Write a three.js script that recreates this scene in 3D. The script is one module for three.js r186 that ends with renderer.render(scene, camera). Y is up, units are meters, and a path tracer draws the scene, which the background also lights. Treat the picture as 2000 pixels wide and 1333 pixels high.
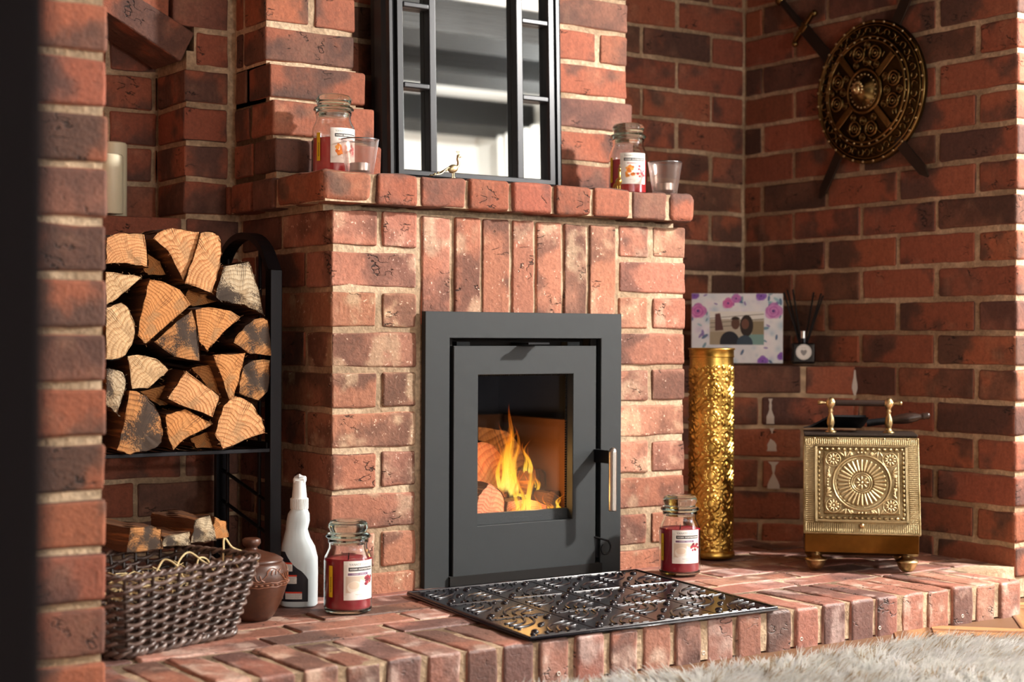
import * as THREE from 'three';
import { mergeGeometries } from 'three/addons/utils/BufferGeometryUtils.js';
import { RoundedBoxGeometry } from 'three/addons/geometries/RoundedBoxGeometry.js';
import { RectAreaLightUniformsLib } from 'three/addons/lights/RectAreaLightUniformsLib.js';

// ---------------------------------------------------------------- camera, sky, lights, exposure
RectAreaLightUniformsLib.init();
const scene = new THREE.Scene();
scene.background = new THREE.Color(0.62, 0.78, 1.0).multiplyScalar(1.0);

const camera = new THREE.PerspectiveCamera(24.304, 2000 / 1333, 0.05, 60);
{
  const yaw = 0.595917, pit = -0.0032717, rol = 0.00452;
  const f = new THREE.Vector3(Math.sin(yaw) * Math.cos(pit), Math.sin(pit), -Math.cos(yaw) * Math.cos(pit));
  const r0 = new THREE.Vector3().crossVectors(f, new THREE.Vector3(0, 1, 0)).normalize();
  const u0 = new THREE.Vector3().crossVectors(r0, f);
  const r = r0.clone().multiplyScalar(Math.cos(rol)).addScaledVector(u0, Math.sin(rol));
  const u = u0.clone().multiplyScalar(Math.cos(rol)).addScaledVector(r0, -Math.sin(rol));
  camera.position.set(-1.3551, 0.482, 2.5877);
  camera.quaternion.setFromRotationMatrix(new THREE.Matrix4().makeBasis(r, u, f.clone().negate()));
  camera.focus = 2.95;
  camera.userData.fStop = 3.5;
}
const renderer = new THREE.WebGLRenderer();
renderer.toneMapping = THREE.LinearToneMapping;
renderer.toneMappingExposure = 0.94;
renderer.shadowMap.enabled = true;

// daylight that comes in at the two windows
function windowLight(name, w, h, pos, look, color, power) {
  const l = new THREE.RectAreaLight(color, power, w, h);
  l.name = name; l.position.set(...pos); l.lookAt(...look); scene.add(l);
}
windowLight('window_daylight', 1.15, 1.05, [3.53, 1.2, 2.75], [0, 1.0, 2.3], new THREE.Color(0.88, 0.94, 1.0), 9);
windowLight('window_daylight', 1.3, 1.0, [0.7, 1.15, 4.53], [0.6, 1.0, 0], new THREE.Color(0.9, 0.95, 1.0), 1.6);

// ---------------------------------------------------------------- helpers
let seedState = 12345;
function rnd() { seedState = (seedState + 0x6d2b79f5) | 0; let t = Math.imul(seedState ^ (seedState >>> 15), 1 | seedState); t = (t + Math.imul(t ^ (t >>> 7), 61 | t)) ^ t; return ((t ^ (t >>> 14)) >>> 0) / 4294967296; }
const R = (a, b) => a + (b - a) * rnd();
const clamp = (x, a = 0, b = 1) => Math.min(b, Math.max(a, x));
const sstep = (a, b, x) => { const t = clamp((x - a) / (b - a)); return t * t * (3 - 2 * t); };
const lerp = (a, b, t) => a + (b - a) * t;
const V3 = (x, y, z) => new THREE.Vector3(x, y, z);
const deg = Math.PI / 180;

const taken = {};
function numbered(name) { const n = taken[name] = (taken[name] ?? -1) + 1; return n ? name + '_' + String(n).padStart(3, '0') : name; }
function thing(name, label, category, pos = [0, 0, 0], turn = 0, group) {
  const o = new THREE.Group(); o.name = numbered(name); o.position.set(...pos); o.rotation.y = turn;
  o.userData = { label, category }; if (group) o.userData.group = group; scene.add(o); return o;
}
function structure(name, label, category, pos = [0, 0, 0]) { const o = thing(name, label, category, pos); o.userData.kind = 'structure'; return o; }
function part(name, geo, mat, parent, pos, label) {
  const m = new THREE.Mesh(geo, mat); m.name = name; m.castShadow = m.receiveShadow = true;
  if (pos) m.position.set(...pos); if (label) m.userData.label = label; parent.add(m); return m;
}
// geometry makers
const bx = (x0, x1, y0, y1, z0, z1) => new THREE.BoxGeometry(x1 - x0, y1 - y0, z1 - z0).translate((x0 + x1) / 2, (y0 + y1) / 2, (z0 + z1) / 2);
const rb = (w, h, d, r = 0.004, s = 2) => new RoundedBoxGeometry(w, h, d, s, Math.min(r, w / 2.01, h / 2.01, d / 2.01));
const cyl = (r0, r1, h, n = 24) => new THREE.CylinderGeometry(r1, r0, h, n);
const sph = (r, n = 20, m = 14) => new THREE.SphereGeometry(r, n, m);
const lathe = (pts, n = 48) => new THREE.LatheGeometry(pts.map(([x, y]) => new THREE.Vector2(x, y)), n);
function tube(pts, r, n = 32, k = 8, closed = false) { return new THREE.TubeGeometry(new THREE.CatmullRomCurve3(pts.map((p) => (p.isVector3 ? p : V3(...p))), closed), n, r, k, closed); }
function rod(a, b, r, k = 10) {
  const A = V3(...a), B = V3(...b), d = B.clone().sub(A), g = new THREE.CylinderGeometry(r, r, d.length(), k);
  g.applyQuaternion(new THREE.Quaternion().setFromUnitVectors(V3(0, 1, 0), d.clone().normalize())); g.translate((A.x + B.x) / 2, (A.y + B.y) / 2, (A.z + B.z) / 2); return g;
}
const merge = (list) => mergeGeometries(list.map((g) => { const h = g.index ? g.toNonIndexed() : g; for (const k of Object.keys(h.attributes)) if (!['position', 'normal', 'uv'].includes(k)) h.deleteAttribute(k); return h; }));
function ribbonProfile(pts, closed) { const s = new THREE.Shape(); pts.forEach(([x, y], i) => (i ? s.lineTo(x, y) : s.moveTo(x, y))); s.closePath(); return s; }
const extrude = (pts, depth, bevel = 0) => new THREE.ExtrudeGeometry(ribbonProfile(pts), { depth, bevelEnabled: bevel > 0, bevelSize: bevel, bevelThickness: bevel, bevelOffset: -bevel, bevelSegments: 2 });

// tileable noise
const NS = 512;
function lattice(period, seed) {
  const a = new Float32Array(period * period); let s = seed;
  for (let i = 0; i < a.length; i++) { s = (Math.imul(s, 1664525) + 1013904223) | 0; let t = s ^ (s >>> 15); t = Math.imul(t, 2246822519); t ^= t >>> 13; a[i] = (t >>> 0) / 4294967296; }
  return a;
}
function noiseField(period, octaves, seed, gain = 0.5) {
  const out = new Float32Array(NS * NS); let amp = 1, tot = 0;
  for (let o = 0; o < octaves; o++) {
    const P = period << o, L = lattice(P, seed * 977 + o * 131 + 7);
    for (let y = 0; y < NS; y++) {
      const fy = y / NS * P, iy = Math.floor(fy), ty = fy - iy, wy = ty * ty * (3 - 2 * ty), r0 = (iy % P) * P, r1 = ((iy + 1) % P) * P;
      for (let x = 0; x < NS; x++) {
        const fx = x / NS * P, ix = Math.floor(fx), tx = fx - ix, wx = tx * tx * (3 - 2 * tx), c0 = ix % P, c1 = (ix + 1) % P;
        const a = L[r0 + c0] + (L[r0 + c1] - L[r0 + c0]) * wx, b = L[r1 + c0] + (L[r1 + c1] - L[r1 + c0]) * wx;
        out[y * NS + x] += amp * (a + (b - a) * wy);
      }
    }
    tot += amp; amp *= gain;
  }
  for (let i = 0; i < out.length; i++) out[i] /= tot;
  return out;
}
const FBM_A = noiseField(4, 6, 1), FBM_B = noiseField(5, 6, 2), FBM_C = noiseField(8, 5, 3), FINE = noiseField(64, 3, 4, 0.7), FBM_D = noiseField(16, 4, 5);
const at = (F, u, v) => { let x = u * NS, y = v * NS; x -= Math.floor(x / NS) * NS; y -= Math.floor(y / NS) * NS; const x0 = x | 0, y0 = y | 0, x1 = (x0 + 1) % NS, y1 = (y0 + 1) % NS, a = x - x0, b = y - y0; return (F[y0 * NS + x0] * (1 - a) + F[y0 * NS + x1] * a) * (1 - b) + (F[y1 * NS + x0] * (1 - a) + F[y1 * NS + x1] * a) * b; };
function tex(w, h, fn, srgb = true) {   // fn(u, v) -> [r, g, b] in 0..255 (sRGB) or one grey value
  const d = new Uint8Array(w * h * 4);
  for (let y = 0; y < h; y++) for (let x = 0; x < w; x++) {
    const c = fn((x + 0.5) / w, (y + 0.5) / h), i = (y * w + x) * 4;
    if (typeof c === 'number') d[i] = d[i + 1] = d[i + 2] = clamp(c, 0, 255); else { d[i] = clamp(c[0], 0, 255); d[i + 1] = clamp(c[1], 0, 255); d[i + 2] = clamp(c[2], 0, 255); }
    d[i + 3] = 255;
  }
  const t = new THREE.DataTexture(d, w, h, THREE.RGBAFormat); t.wrapS = t.wrapT = THREE.RepeatWrapping; t.magFilter = THREE.LinearFilter; if (srgb) t.colorSpace = THREE.SRGBColorSpace; t.needsUpdate = true; return t;
}
const mix3 = (a, b, t) => [lerp(a[0], b[0], t), lerp(a[1], b[1], t), lerp(a[2], b[2], t)];
const std = (o) => new THREE.MeshStandardMaterial(o);
const phy = (o) => new THREE.MeshPhysicalMaterial(o);
function canvasTex(w, h, draw) { const c = document.createElement('canvas'); c.width = w; c.height = h; draw(c.getContext('2d'), w, h); const t = new THREE.CanvasTexture(c); t.colorSpace = THREE.SRGBColorSpace; return t; }

// ---------------------------------------------------------------- materials of the masonry
// crease field: clusters of short folds in the fired clay
const crease = (u, v) => { const m = sstep(0.54, 0.64, at(FBM_B, u * 2 + 0.2, v * 2.6)); if (m <= 0) return 0; const a = Math.abs(at(FBM_D, u * 1.6 + v * 0.7, v * 3.1 - u * 0.4) - 0.5), n = sstep(0.42, 0.62, at(FBM_C, u * 3, v * 4)); return m * n * sstep(0.035, 0.006, a); };
function brickMaterial(base, dark, pale, smear, o) {
  const S0 = o.s0 ?? 0.56;
  const col = tex(1024, 1024, (u, v) => {
    const a = at(FBM_A, u, v), b = at(FBM_B, u + 0.37, v + 0.11), c = at(FBM_C, u * 2, v * 2), f = at(FINE, u * 2, v * 2), d = at(FBM_D, u, v), w = at(FINE, u * 1.3, v * 0.25);
    let k = mix3(base, dark, sstep(o.d0, o.d1, a * 0.75 + d * 0.25) * o.darkness);
    k = mix3(k, pale, sstep(0.45, 0.68, b * 0.8 + c * 0.2) * o.paleness);
    k = mix3(k, smear, sstep(S0, S0 + 0.18, c * 0.55 + d * 0.3 + b * 0.15) * o.smears);
    const cr = crease(u, v) * (o.creases ?? 0.8);
    let g = 0.8 + 0.26 * f + 0.14 * w; g *= 1 - cr * 0.7;
    if (o.specks && f > 0.755 && d > 0.5) return mix3(k, [232, 212, 192], 0.75);
    return [k[0] * g, k[1] * g, k[2] * g];
  });
  const bump = tex(1024, 1024, (u, v) => 150 + 80 * (at(FINE, u * 2, v * 2) - 0.5) + 100 * (at(FBM_C, u * 2, v * 2) - 0.5) - 140 * crease(u, v), false);
  return std({ map: col, bumpMap: bump, bumpScale: o.bump ?? 0.004, roughness: o.rough ?? 0.86, vertexColors: true });
}
const brickBreast = brickMaterial([160, 105, 82], [98, 66, 54], [182, 128, 106], [188, 158, 130], { d0: 0.47, d1: 0.6, darkness: 0.8, paleness: 0.75, smears: 0.78, s0: 0.51, specks: true });
const brickStock = brickMaterial([148, 85, 62], [80, 57, 50], [158, 102, 80], [172, 142, 114], { d0: 0.45, d1: 0.61, darkness: 0.85, paleness: 0.45, smears: 0.16, bump: 0.003 });
const brickHearth = brickMaterial([150, 100, 84], [92, 68, 62], [178, 132, 116], [204, 182, 168], { d0: 0.44, d1: 0.6, darkness: 0.8, paleness: 0.75, smears: 0.65, s0: 0.5, rough: 0.56, bump: 0.003 });
function mortarMaterial(c0, c1, bump = 0.003) {
  return std({ map: tex(512, 512, (u, v) => { const f = at(FINE, u, v), a = at(FBM_A, u, v); const k = mix3(c0, c1, sstep(0.35, 0.7, a)), g = 0.78 + 0.42 * f; return [k[0] * g, k[1] * g, k[2] * g]; }),
    bumpMap: tex(512, 512, (u, v) => 255 * (0.6 * at(FINE, u, v) + 0.4 * at(FBM_D, u, v)), false), bumpScale: bump, roughness: 0.95 });
}
const mortarWarm = mortarMaterial([192, 168, 140], [156, 132, 106]);

// one brick between two corners: rounded arrises, a slightly uneven face, its own tone and its own piece of texture
function brickGeometry(w, h, d, o = {}) {
  const r = Math.min(o.r ?? 0.005, w / 3, h / 3, d / 3), lim = [w / 2, h / 2, d / 2], wob = o.wob ?? 0.0016;
  const steps = (L, n) => { const a = [-L / 2, -L / 2 + r * 0.35, -L / 2 + r]; for (let i = 1; i < n; i++) a.push(lerp(-L / 2 + r, L / 2 - r, i / n)); a.push(L / 2 - r, L / 2 - r * 0.35, L / 2); return a; };
  const ax = [steps(w, w > 0.15 ? 5 : 3), steps(h, h > 0.15 ? 5 : 2), steps(d, d > 0.15 ? 5 : 2)];
  const ph = [R(0, 50), R(0, 50), R(0, 50)], ou = R(0, 1), ov = R(0, 1), S = 1 / 0.62;
  const pos = [], nor = [], uv = [], col = [], idx = [];
  const t = o.tone ?? R(0.8, 1.14), tint = [t * R(0.97, 1.03), t * R(0.95, 1.04), t * R(0.93, 1.06)];
  const faces = [[2, 1, 0, 1], [2, -1, 0, 1], [0, 1, 2, 1], [0, -1, 2, 1], [1, 1, 0, 2], [1, -1, 0, 2]];
  for (const [n, s, a, b] of faces) {
    if (o.skip && o.skip.includes((s > 0 ? '+' : '-') + 'xyz'[n])) continue;
    const base = pos.length / 3, A = ax[a], B = ax[b];
    for (let j = 0; j < B.length; j++) for (let i = 0; i < A.length; i++) {
      const p = [0, 0, 0]; p[a] = A[i]; p[b] = B[j]; p[n] = s * lim[n];
      const q = p.map((x, k) => clamp(x, -lim[k] + r, lim[k] - r)), e = p.map((x, k) => x - q[k]), L = Math.hypot(...e) || 1, nn = e.map((x) => x / L);
      const w0 = Math.sin(p[0] * 61 + ph[0]) * Math.sin(p[1] * 73 + ph[1]) + Math.sin(p[2] * 67 + ph[2] + p[0] * 23), w1 = Math.sin(p[0] * 170 + ph[1]) * Math.sin(p[1] * 190 + ph[2] + p[2] * 150);
      const m = r + wob * (0.6 * w0 + 0.5 * w1) - wob * 0.45;
      const f = q.map((x, k) => x + nn[k] * m);
      pos.push(...f); nor.push(...nn); uv.push((p[a] + lim[a]) * S + ou, (p[b] + lim[b]) * S + ov); col.push(...tint);
    }
    const W = A.length, flip = new THREE.Vector3().setComponent(a, 1).cross(new THREE.Vector3().setComponent(b, 1)).getComponent(n) * s > 0;
    for (let j = 0; j < B.length - 1; j++) for (let i = 0; i < W - 1; i++) { const k = base + j * W + i; if (flip) idx.push(k, k + 1, k + W, k + 1, k + W + 1, k + W); else idx.push(k, k + W, k + 1, k + 1, k + W, k + W + 1); }
  }
  const g = new THREE.BufferGeometry();
  g.setAttribute('position', new THREE.Float32BufferAttribute(pos, 3)); g.setAttribute('normal', new THREE.Float32BufferAttribute(nor, 3)); g.setAttribute('uv', new THREE.Float32BufferAttribute(uv, 2)); g.setAttribute('color', new THREE.Float32BufferAttribute(col, 3));
  g.setIndex(idx); return g;
}
function brick(parent, mat, x0, x1, y0, y1, z0, z1, o = {}) {
  const j = o.jit ?? 0.0012, m = part('brick', brickGeometry(x1 - x0, y1 - y0, z1 - z0, o), mat, parent, [(x0 + x1) / 2 + R(-j, j), (y0 + y1) / 2 + R(-j, j), (z0 + z1) / 2 + R(-j, j) * 1.4]);
  if (o.turn) m.rotation.y = o.turn; return m;
}
function mortarBox(parent, mat, x0, x1, y0, y1, z0, z1) {
  const g = bx(x0, x1, y0, y1, z0, z1), p = g.attributes.position, n = g.attributes.normal, u = g.attributes.uv;
  for (let i = 0; i < p.count; i++) { const nx = Math.abs(n.getX(i)), ny = Math.abs(n.getY(i)); u.setXY(i, (nx > 0.5 ? p.getZ(i) : p.getX(i)) * 2.5, (ny > 0.5 ? p.getZ(i) : p.getY(i)) * 2.5); }
  return part('mortar', g, mat, parent);
}
const C0 = 0.0426, CP = 0.075, J = 0.0042;                 // courses: joint k lies at C0 + k * CP
const rowY = (k) => [C0 + k * CP + J, C0 + (k + 1) * CP - J];
// ================================================================ THE SETTING
// ---- right wall of the recess and the short return that faces the room
{
  const w = structure('wall_right', 'dark red brick side wall of the fireplace recess with the shield on it', 'wall');
  mortarBox(w, mortarWarm, 1.4175, 1.56, -0.07, 2.0, -0.56, 0.404);
  for (let k = -1; k < 20; k++) {
    const [y0, y1] = rowY(k); let z;
    if (k & 1) { brick(w, brickStock, 1.413, 1.5155, y0, y1, 0.194, 0.409, { r: 0.008, skip: ['+x', '-z'] }); z = 0.184; } else { brick(w, brickStock, 1.413, 1.628, y0, y1, 0.3065, 0.409, { r: 0.008, skip: ['+x', '-z'] }); z = 0.2965; }
    while (z > -0.43) { const a = Math.max(z - 0.215, -0.437); if (z - a > 0.02) brick(w, brickStock, 1.413, 1.47, y0, y1, a, z, { skip: ['+x'] }); z = a - 0.01; }
  }
  const f = structure('wall_front_right', 'sunlit brick wall that faces the room beside the recess', 'wall');
  mortarBox(f, mortarWarm, 1.565, 3.7, -0.07, 2.0, 0.25, 0.404);
  for (let k = -1; k < 20; k++) { const [y0, y1] = rowY(k); let x = k & 1 ? 1.5255 : 1.638; while (x < 2.2) { brick(f, brickStock, x, x + 0.215, y0, y1, 0.35, 0.409, { skip: ['-z'] }); x += 0.225; } }
}
// ---- back wall, right of the chimney breast
{
  const w = structure('wall_back_right', 'shadowed dark brick back wall between the chimney breast and the side wall', 'wall');
  mortarBox(w, mortarWarm, 0.7, 1.418, -0.07, 2.0, -0.56, -0.4415);
  for (let k = -1; k < 20; k++) {
    const [y0, y1] = rowY(k); let x = 1.408, first = true;
    while (x > 0.8) { const L = first && (k & 1) ? 0.1025 : 0.215; brick(w, brickStock, x - L, x, y0, y1, -0.5, -0.437, { skip: ['-z'] }); x -= L + 0.01; first = false; }
  }
}
// ---- brick ledge across the right-hand corner
{
  const w = structure('wall_corner_ledge', 'low brick ledge across the corner behind the brass coal box', 'ledge', [1.413, 0, -0.047]);
  w.rotation.y = -45 * deg;
  const s = ribbonProfile([[0, 0.005], [-0.56, 0.005], [-0.28, 0.28]]);
  const g = new THREE.ExtrudeGeometry(s, { depth: 0.482, bevelEnabled: false }); g.rotateX(-Math.PI / 2); g.translate(0, -0.07, 0); part('mortar', g, mortarWarm, w);
  for (let k = -1; k < 5; k++) {
    const [y0, y1] = rowY(k); let x = -0.004, first = true;
    while (x > -0.5) { const L = first && !(k & 1) ? 0.115 : 0.215; brick(w, brickStock, x - L, x, y0, y1, -0.09, 0, { skip: ['-z'] }); x -= L + 0.01; first = false; }
  }
}
{
  const w = scene.getObjectByName('wall_corner_ledge'), drip = std({ color: 0xc9c0b8, roughness: 0.6 });
  for (const [x, y0, y1, wd] of [[-0.2, 0.275, 0.335, 0.014], [-0.196, 0.21, 0.265, 0.018], [-0.192, 0.12, 0.185, 0.024], [-0.004, 0.345, 0.405, 0.01]]) { const L = [], Rr = []; for (let i = 0; i <= 7; i++) { const t = i / 7, h = wd * (0.3 + 0.25 * Math.sin(t * 5 + x * 90) + 0.2 * rnd()); L.push([x - h, lerp(y0, y1, t)]); Rr.unshift([x + h, lerp(y0, y1, t)]); } part('mortar_drip', extrude([...Rr.reverse(), ...L.reverse()], 0.002, 0.0008), drip, w, [0, 0, -0.001]); }
}
// ---- back wall left (below the niche), the jamb beside it and the niche
{
  const w = structure('wall_back_left', 'dark brick back wall behind the log rack', 'wall');
  mortarBox(w, mortarWarm, -0.75, 0.05, -0.07, 0.7126, -0.66, -0.4045);
  for (let k = -1; k < 9; k++) {
    const [y0, y1] = rowY(k); let x = 0, first = true;
    while (x > -0.62) { const L = first && !(k & 1) ? 0.115 : 0.215; brick(w, brickStock, x - L, x, y0, y1, k === 8 ? -0.5 : -0.45, -0.4, { skip: ['-z'] }); x -= L + 0.01; first = false; }
  }
  const n = structure('wall_niche', 'dark brick niche with a sloping brick head above the log rack', 'niche');
  mortarBox(n, mortarWarm, -0.75, -0.1, 0.7, 2.0, -0.66, -0.5545);
  mortarBox(n, mortarWarm, -0.116, 0.0, 0.7126, 1.05, -0.56, -0.4045);
  mortarBox(n, mortarWarm, -0.1, 0.0, 1.05, 2.0, -0.56, -0.4045);
  mortarBox(n, mortarWarm, -0.22, -0.1, 1.15, 2.0, -0.56, -0.4045);
  mortarBox(n, mortarWarm, -0.75, -0.22, 1.27, 2.0, -0.56, -0.4045);
  for (let k = 9; k < 17; k++) { const [y0, y1] = rowY(k); let x = -0.13 - (k & 1 ? 0.1 : 0); brick(n, brickStock, x + 0.01, -0.12, y0, y1, -0.6, -0.55, { skip: ['-z'] }); while (x > -0.64) { brick(n, brickStock, x - 0.215, x, y0, y1, -0.6, -0.55, { skip: ['-z'] }); x -= 0.225; } }
  for (let k = 9; k < 13; k++) { const [y0, y1] = rowY(k); brick(n, brickStock, -0.122, -0.026, y0, y1, -0.545, -0.4, { r: 0.006 }); }
  { const [y0, y1] = rowY(13); brick(n, brickStock, -0.096, -0.026, y0, y1, -0.5, -0.4); }
  for (let k = 14; k < 20; k++) { const [y0, y1] = rowY(k); let x = -0.026, xe = -0.19 - (k - 14) * 0.15; while (x > xe) { const L = Math.min(k & 1 ? 0.215 : 0.12, x - xe + 0.05); brick(n, brickStock, x - L, x, y0, y1, -0.5, -0.4); x -= L + 0.01; } }
  for (let i = 0; i < 3; i++) {
    const m = part('brick', brickGeometry(0.215, 0.066, 0.14), brickStock, n, [-0.212 - i * 0.2, 1.104 + i * 0.102, -0.465]); m.rotation.z = -27 * deg;
  }
}
// ---- left wall of the recess and the pier that faces the room
{
  const w = structure('wall_front_left', 'orange brick pier with pale joints at the edge of the recess', 'wall');
  mortarBox(w, mortarWarm, -2.3, -0.619, -0.07, 2.0, 0.3, 0.524);
  const py = (k) => [0.12 + k * 0.0733 + J, 0.12 + (k + 1) * 0.0733 - J];
  for (let k = -3; k < 24; k++) {
    const [y0, y1] = py(k), L = k & 1 ? 0.215 : 0.1025;
    brick(w, brickStock, -0.613 - L, -0.613, y0, y1, 0.32, 0.53, { r: 0.007, jit: 0.001 });
    let x = -0.623 - L; while (x > -1.5) { brick(w, brickStock, x - 0.215, x, y0, y1, 0.46, 0.53, { skip: ['-z'] }); x -= 0.225; }
  }
  const s = structure('wall_left', 'brick inner side of the left pier beside the log rack', 'wall');
  mortarBox(s, mortarWarm, -0.75, -0.618, -0.07, 2.0, -0.66, 0.33);
  for (let k = -1; k < 18; k++) { const [y0, y1] = rowY(k); let z = 0.31 - (k & 1 ? 0.1 : 0); while (z > -0.5) { brick(s, brickStock, -0.68, -0.613, y0, y1, z - 0.215, z, { skip: ['-x'] }); z -= 0.225; } }
}
// ---- chimney breast
{
  const w = structure('wall_chimney_breast', 'orange brick chimney breast with a row of upright bricks above the stove', 'chimney breast');
  mortarBox(w, mortarWarm, 0.005, 0.2, -0.07, 0.7126, -0.43, -0.0045);
  mortarBox(w, mortarWarm, 0.655, 0.842, -0.07, 0.7126, -0.43, -0.0045);
  mortarBox(w, mortarWarm, 0.2, 0.655, 0.5, 0.7126, -0.43, -0.0045);
  mortarBox(w, mortarWarm, 0.2, 0.655, -0.07, 0.5, -0.43, -0.39);
  for (let k = -1; k < 9; k++) {
    let [y0, y1] = rowY(k); const o = { r: 0.006 };
    if (k & 1) {
      brick(w, brickBreast, 0, 0.183, y0, y1, -0.1025, 0, o); brick(w, brickBreast, 0.667, 0.847, y0, y1, -0.1025, 0, o);
      brick(w, brickStock, 0, 0.09, y0, y1, -0.3275, -0.1125); brick(w, brickStock, 0, 0.09, y0, y1, -0.395, -0.3375);
      brick(w, brickStock, 0.76, 0.847, y0, y1, -0.43, -0.1125);
    } else {
      brick(w, brickBreast, 0, 0.0965, y0, y1, -0.208, 0, o); brick(w, brickBreast, 0.1075, 0.183, y0, y1, -0.1, 0, o);
      brick(w, brickStock, 0, 0.09, y0, y1, -0.395, -0.218);
      brick(w, brickBreast, 0.667, 0.747, y0, y1, -0.1, 0, o); brick(w, brickBreast, 0.757, 0.847, y0, y1, -0.208, 0, o); brick(w, brickStock, 0.76, 0.847, y0, y1, -0.43, -0.218);
    }
  }
  const sx = [0.19, 0.262, 0.327, 0.397, 0.455, 0.524, 0.588, 0.661];
  for (let i = 0; i < 7; i++) brick(w, brickBreast, sx[i] + 0.003, sx[i + 1] - 0.003, 0.502, 0.7105, -0.1, 0.0005, { r: 0.005 });
}
// ---- mantel shelf
{
  const w = structure('trim_mantel', 'brick mantel shelf with rounded edges above the stove', 'mantel');
  mortarBox(w, mortarWarm, -0.026, 0.838, 0.7255, 0.779, -0.42, 0.023); mortarBox(w, mortarWarm, 0.0, 0.84, 0.7126, 0.7255, -0.42, -0.035);
  const mx = [-0.035, 0.075, 0.169, 0.277, 0.378, 0.48, 0.576, 0.676, 0.775, 0.848];
  for (let i = 0; i < 9; i++) brick(w, brickStock, mx[i] + (i ? 0.0028 : 0), mx[i + 1] - (i < 8 ? 0.0028 : 0), 0.7235 + (i === 8 ? -0.002 : 0), 0.7836, -0.165, 0.03, { r: i === 0 || i === 8 ? 0.014 : 0.008, wob: 0.002 });
  for (const [a, b] of [[-0.27, -0.175], [-0.372, -0.28], [-0.4, -0.382]]) brick(w, brickStock, -0.035, 0.065, 0.7235, 0.7836, a, b, { r: 0.007 });
}
// ---- upper chimney above the mantel: two brick piers with a shallow recess between them
{
  const w = structure('wall_chimney_upper', 'upper brick chimney above the mantel with a shallow recess behind the mirror', 'chimney');
  mortarBox(w, mortarWarm, -0.01, 0.18, 0.7926 - 0.01, 2.0, -0.43, -0.2595); mortarBox(w, mortarWarm, 0.69, 0.884, 0.7926 - 0.01, 2.0, -0.43, -0.2595);
  mortarBox(w, mortarWarm, 0.15, 0.72, 0.7926 - 0.01, 2.0, -0.43, -0.3145);
  mortarBox(w, mortarWarm, -0.01, 0.19, 0.783, 0.865, -0.4, -0.212); mortarBox(w, mortarWarm, -0.01, 0.19, 0.865, 0.94, -0.4, -0.228); mortarBox(w, mortarWarm, -0.01, 0.18, 0.94, 1.015, -0.4, -0.243);
  mortarBox(w, mortarWarm, 0.69, 0.895, 0.783, 0.94, -0.43, -0.25);
  for (let k = 10; k < 20; k++) {
    const [y0, y1] = rowY(k), xr = k >= 13 ? 0.185 : [0.222, 0.211, 0.2][k - 10], zf = k >= 13 ? -0.255 : [-0.205, -0.22, -0.236][k - 10], xe = k >= 13 ? 0.888 : 0.903, zr = k >= 12 ? -0.255 : -0.245;
    const o = { r: 0.006 };
    if (k % 4 === 2) { brick(w, brickStock, -0.015, 0.083, y0, y1, zf - 0.1, zf, o); brick(w, brickStock, 0.093, xr, y0, y1, zf - 0.1, zf, o); } else brick(w, brickStock, -0.015, xr, y0, y1, zf - 0.1, zf, o);
    brick(w, brickStock, -0.015, 0.07, y0, y1, -0.397, zf - 0.11);
    if (k & 1 || k === 12 || k === 10) brick(w, brickStock, 0.69, xe, y0, y1, zr - 0.1, zr, o); else { brick(w, brickStock, 0.69, 0.8, y0, y1, zr - 0.1, zr, o); brick(w, brickStock, 0.81, xe, y0, y1, zr - 0.1, zr, o); }
    let x = 0.19 + (k & 1 ? 0.1 : 0); if (k & 1) brick(w, brickStock, 0.19, 0.28, y0, y1, -0.36, -0.31); while (x < 0.66) { const b = Math.min(x + 0.215, 0.7); brick(w, brickStock, x, b, y0, y1, -0.36, -0.31, { skip: ['-z'] }); x = b + 0.01; }
  }
}
// ---- oak lintel across the top of the recess and the boards that close it
const lintelWood = std({ color: 0x2a1d15, roughness: 0.75, bumpMap: tex(512, 512, (u, v) => 255 * at(FBM_A, u, v * 5), false), bumpScale: 0.01 });
{
  const w = structure('trim_lintel', 'dark oak lintel beam across the top of the fireplace recess', 'beam');
  part('beam', rb(2.2, 0.28, 0.22, 0.01).translate(0.4, 1.67, 0.3), lintelWood, w); part('wall_above', bx(-0.7, 1.5, 1.8, 2.0, 0.25, 0.405), mortarWarm, w);
  for (let i = 0; i < 6; i++) part('board', rb(2.1, 0.02, 0.168, 0.002).translate(0.4, 1.74, 0.11 - i * 0.17), lintelWood, w);
}
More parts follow.
